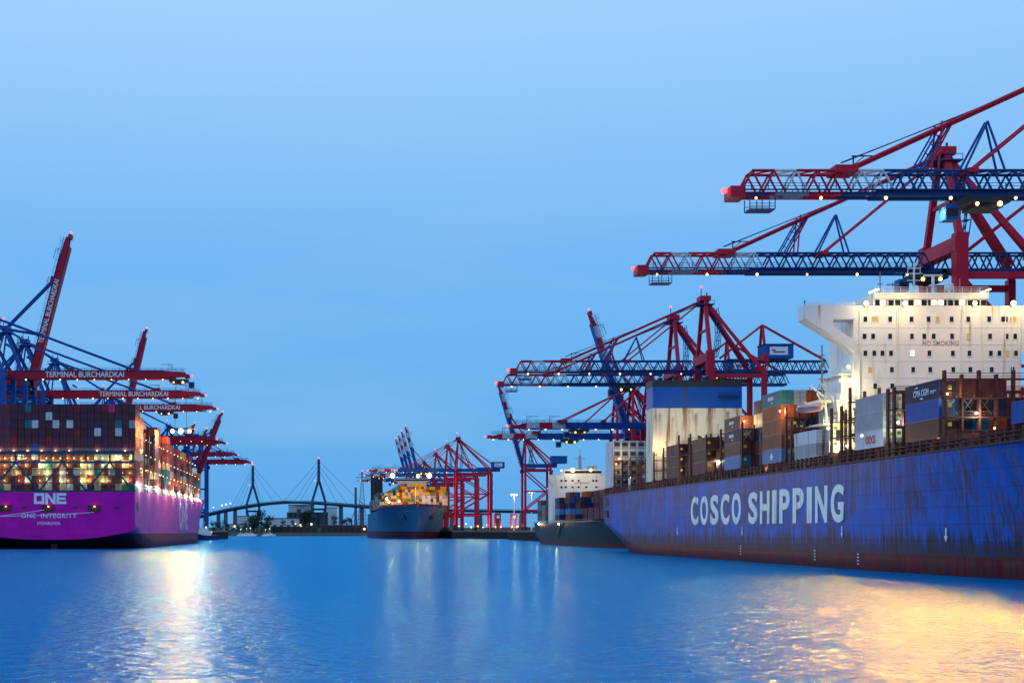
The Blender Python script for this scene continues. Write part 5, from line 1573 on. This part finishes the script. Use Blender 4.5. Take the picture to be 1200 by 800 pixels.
# ------------------------------------------------------------------ far blue ship, bow towards us
def far_ship():
    root = thing('container_ship', 'far blue container ship with its bow towards us and stacks lit yellow', 'container ship', (78, 1205, 0), 'container ships')
    oy = 1205
    hm = hull_mat('far_blue_hull', (0.022, 0.12, 0.22), (0.07, 0.010, 0.022), 6.3, 0.0)
    st = [(1190, .8, .3, -3, 1, 2, 27.5), (1198, 11, 1.6, -3, 1, 2, 27.2), (1210, 21, 4.5, -3, 1, 3, 26.8), (1226, 28, 10, -3, 1, 3, 26.3), (1250, 30, 18, -3, 1, 4, 25.8), (1285, 30, 26, -3, 1, 5, 25.2), (1330, 30, 29.6, -3, 1, 6, 25), (1580, 30, 30, -3, 1, 6, 25)]
    st = [(y - oy, *q) for (y, *q) in st]
    hull_mesh(st, 0, None, m=10).build('hull', [hm, hm, M_deck], root, smooth=True)
    b = MB()
    for (y0, w0, z0), (y1, w1, z1) in zip([(1190, .8, 27.5), (1198, 11, 27.2), (1210, 21, 26.8), (1226, 28, 26.3)], [(1198, 11, 27.2), (1210, 21, 26.8), (1226, 28, 26.3), (1250, 30, 25.8)]):
        for sx in (-1, 1): b.bar((sx * w0, y0 - oy, z0 + 1), (sx * w1, y1 - oy, z1 + 1), .5, 2.0)
    b.build('bulwark', mat('bulwark_brown', (.14, .05, .05), .7), root)
    for sx in (-11, 13):
        a = MB(); p = Vector((sx, 0, 19)); a.bar((sx, -2.5, 20), (sx * .85, -3.5, 16.5), 1.4, 1.0); a.bar((sx - 1.8, -3.2, 16.6), (sx + 1.6, -3.2, 17.6), .9); a.build('anchor', M_dark, root)
    m = MB(); m.tube((0, 12, 27), (0, 12, 44), .5, n=6, r2=.3); m.bar((-3, 12, 35), (3, 12, 35), .4); m.build('foremast', M_white, root)
    h = MB(); h.box(-10, 17, 118, 130, 25, 52.6); ho = h.build('deckhouse', mat('far_house', (.6, .52, .42), .6), root)
    h = MB(); h.box(-13, 20, 119, 126, 52.62, 55.4); h.build('wheelhouse', mat('far_house', (.6, .52, .42), .6), ho)
    g = MB(); g.box(-12.5, 19.5, 118.8, 118.95, 53.4, 54.7); g.build('window', M_glass, ho)
    f = MB(); f.box(-30, -18, 255, 268, 25, 62); fo = f.build('funnel', M_dark, root)
    f = MB(); f.box(-30.1, -17.9, 254.9, 268.1, 62.02, 68); f.build('light_band', mat('sky_blue_paint', (.06, .38, .60), .5), fo)
    keys = list(CMAT); b = MB(); rnd = random.Random(3)
    prof = [3, 3, 4, 4, 5, 5, 6, 6, 7, 7, 7, 7, 7, 7, 7, 7, 6, 6, 6, 6, 6, 6, 6, 6]
    for k in range(7):
        y = 1243 + k * 14.7
        for c in range(24):
            nt_ = prof[c] + (k if k < 2 else 1) - (1 if k == 0 else 0)
            for t in range(min(8, nt_)):
                if c > 14 and t < 4: colr = rnd.choice(['white', 'pale grey', 'pale grey', 'maroon', 'white', 'cream'])
                elif c < 8: colr = rnd.choice(['yellow', 'rust', 'pale grey', 'orange', 'green', 'navy', 'brown', 'cream'])
                else: colr = rnd.choice(['yellow', 'yellow', 'rust', 'brown', 'green', 'orange', 'pale grey', 'crimson', 'yellow'])
                x = 78 - 30 + .3 + c * 2.48
                b.box(x, x + 2.4, y, y + 12.2, 26.6 + t * 2.75, 26.6 + t * 2.75 + 2.68, keys.index(colr))
    for k in range(12):   # port side bays aft
        y = 1346 + k * 14.7
        for c in range(8):
            for t in range(6 if c else 4):
                b.box(48.3 + c * 2.48, 50.7 + c * 2.48, y, y + 12.2, 26.6 + t * 2.75, 29.28 + t * 2.75, keys.index(rnd.choice(['maroon', 'rust', 'navy', 'brown', 'pale grey'])))
    o = b.build('containers', [CMAT[k] for k in keys])
    tag(o, 'yellow, brown and white containers packed on the far blue ship', 'containers', kind='stuff')
    for px, py, r_ in ((460, 557, 1.7), (490, 557.5, 2.0), (503, 557, 1.9)):
        p = W(px, py, 1212)
        lo = thing('floodlamp', 'blazing floodlamp under the crane booms over the far blue ship, ' + {460: 'left one', 490: 'middle one', 503: 'right one'}[px], 'floodlamp', p, 'floodlamps over the far ship')
        b2 = MB(); b2.box(-1.4, 1.4, .3, 1.6, -1.2, 1.2); b2.build('housing', M_dark, lo)
        b2 = MB(); b2.bar((0, 1, 1.2), (0, 1, 5), .4); b2.build('hanger', M_dark, lo)
        lamp(lo, (0, -.2, 0), r_, E_flood)
        point(lo, (0, 5, -6), 17000, (1, .46, .08), 1)
        spot(lo, (0, -3, 0), (-20, -900, -54), 1.6e4, 26, (1, .19, .06), 1, .8)
    for px, py in ((456, 588), (468, 587), (453, 584)):
        p = W(px, py, 1236); lamp(root, (p.x - 78, p.y - oy, p.z), 1.0, E_white); point(root, (p.x - 78, p.y - oy - 2, p.z + 1), 1500, (1, .6, .25), .5)
far_ship()

# ------------------------------------------------------------------ quayside lights, straddle carriers, tug
for px, Y, ytop, lb in ((602.5, 1300, 580, 'tall floodlight mast left of the red crane legs'), (623, 1340, 576.5, 'tall floodlight mast between the red crane legs')):
    p = W(px, 622, Y); hz = CAMZ + (622 - ytop) * Y / F - 7
    r = thing('floodlight_mast', lb, 'floodlight mast', (p.x, Y, 7), 'floodlight masts on the quay')
    b = MB(); b.tube((0, 0, 0), (0, 0, hz), .7, n=8, r2=.35); b.build('pole', M_white, r)
    b = MB(); b.box(-3.4, 3.4, -.5, .5, hz, hz + .5); b.box(-2.8, 2.8, -.5, .5, hz + 1.2, hz + 1.6); b.build('lamp_bar', M_grey, r)
    for x in (-2.6, -.9, .9, 2.6): lamp(r, (x, -.9, hz + .4), .75, E_white)
    point(r, (0, -3, hz - 1), 4000, (1, .42, .16), .8)
for px, Y, z1, lb in ((583, 1218, 19.5, 'red straddle carrier, left of the two beside the crane legs'), (602, 1226, 19.5, 'red straddle carrier, right of the two below the floodlight mast')):
    p = W(px, 622, Y)
    r = thing('straddle_carrier', lb, 'straddle carrier', (p.x, Y, 7), 'straddle carriers on the quay')
    zt = 13.0
    for sx in (-2.2, 2.2):
        for yy in (-3.5, 3.5):
            b = MB(); b.bar((sx, yy, 1.0), (sx, yy, zt), .7); b.build('leg', M_red, r)
            b = MB(); b.tube((sx - .3, yy, .75), (sx + .3, yy, .75), .75, n=10); b.build('wheel', M_dark, r)
    b = MB(); b.box(-2.7, 2.7, -4.6, 4.6, zt + .01, zt + 1.2); b.build('top_frame', M_red, r)
    b = MB(); b.box(-1.1, 1.1, -4.5, -2.6, zt - 2.4, zt - .01); b.build('cab', M_white, r)
    for sx in (-2.2, 2.2): lamp(r, (sx, -4.2, 3.2), .7, E_lamp)
    point(r, (0, -6, 4), 1500, WARM, .4)
for k, (px, Y, z) in enumerate(((552, 1213, 9), (566, 1213, 9), (538, 1213, 10), (560, 1240, 10), (607, 1213, 9.5), (571, 1250, 11), (546, 1230, 12))):
    p = W(px, 622, Y)
    r = thing('quay_lamp', 'low lit work lamp on the far quay edge, %s from the left' % ['third', 'fifth', 'first', 'fourth', 'seventh', 'sixth', 'second'][k], 'lamp', (p.x, Y, 7), 'work lamps on the far quay')
    b = MB(); b.tube((0, 0, 0), (0, 0, z - 6.5), .12, n=5); b.build('post', M_grey, r)
    lamp(r, (0, 0, z - 6.2), .55, E_lamp)
    point(r, (0, 2, z - 4), 5500, (1, .38, .07), .4)

def tug():
    p = W(241, 622, 1035)
    r = thing('tugboat', 'dark blue tugboat with white wheelhouse near the magenta bow', 'tugboat', (p.x, 1035, 0))
    b = hull_mesh([(-11, 4.2, 3.2, -1, 1, 3, 3.6), (0, 4.6, 4.0, -1, 1, 3, 3.2), (9, 4.4, 3.6, -1, 1, 3, 3.6), (14, 2.6, 1.2, -1, 1, 2, 4.6), (16.5, .4, .2, -1, 1, 2, 5.2)], 0, None)
    o = b.build('hull', [mat('tug_blue', (.008, .03, .12), .5)] * 2 + [M_deck], r)
    b = MB(); b.box(-3.2, 3.2, -3, 7, 3.4, 6.2); co = b.build('deckhouse', M_white, r)
    b = MB(); b.box(-2.5, 2.5, 0, 5, 6.22, 9.0); b.build('wheelhouse', M_white, r)
    b = MB(); b.box(-2.3, 2.3, -.06, -.01, 7.4, 8.5); b.build('window', M_glass, co)
    b = MB(); b.tube((0, 2.5, 9), (0, 2.5, 15), .2, n=6); b.bar((-1.5, 2.5, 12.5), (1.5, 2.5, 12.5), .2); b.build('mast', M_white, r)
    for x in (-3.8, 3.8):
        b = MB(); b.tube((x * .6, -5, 3.3), (x * .6, -5, 8.2), .7, n=8); b.build('funnel', M_dark, r)
    b = MB()
    for y in (-8, -4, 0, 4, 8): b.tube((4.75, y, 1.0), (4.75, y, 2.8), .45, n=8)
    b.build('fender', M_dark, r)
    for q in ((0, -.5, 9.4), (2.8, -3.2, 5.8), (-2.8, -3.2, 5.8)): lamp(r, q, .55, E_white)
    point(r, (0, -6, 7), 2500, (1, .9, .7), .3)
    r.rotation_euler = (0, 0, R(150))
tug()
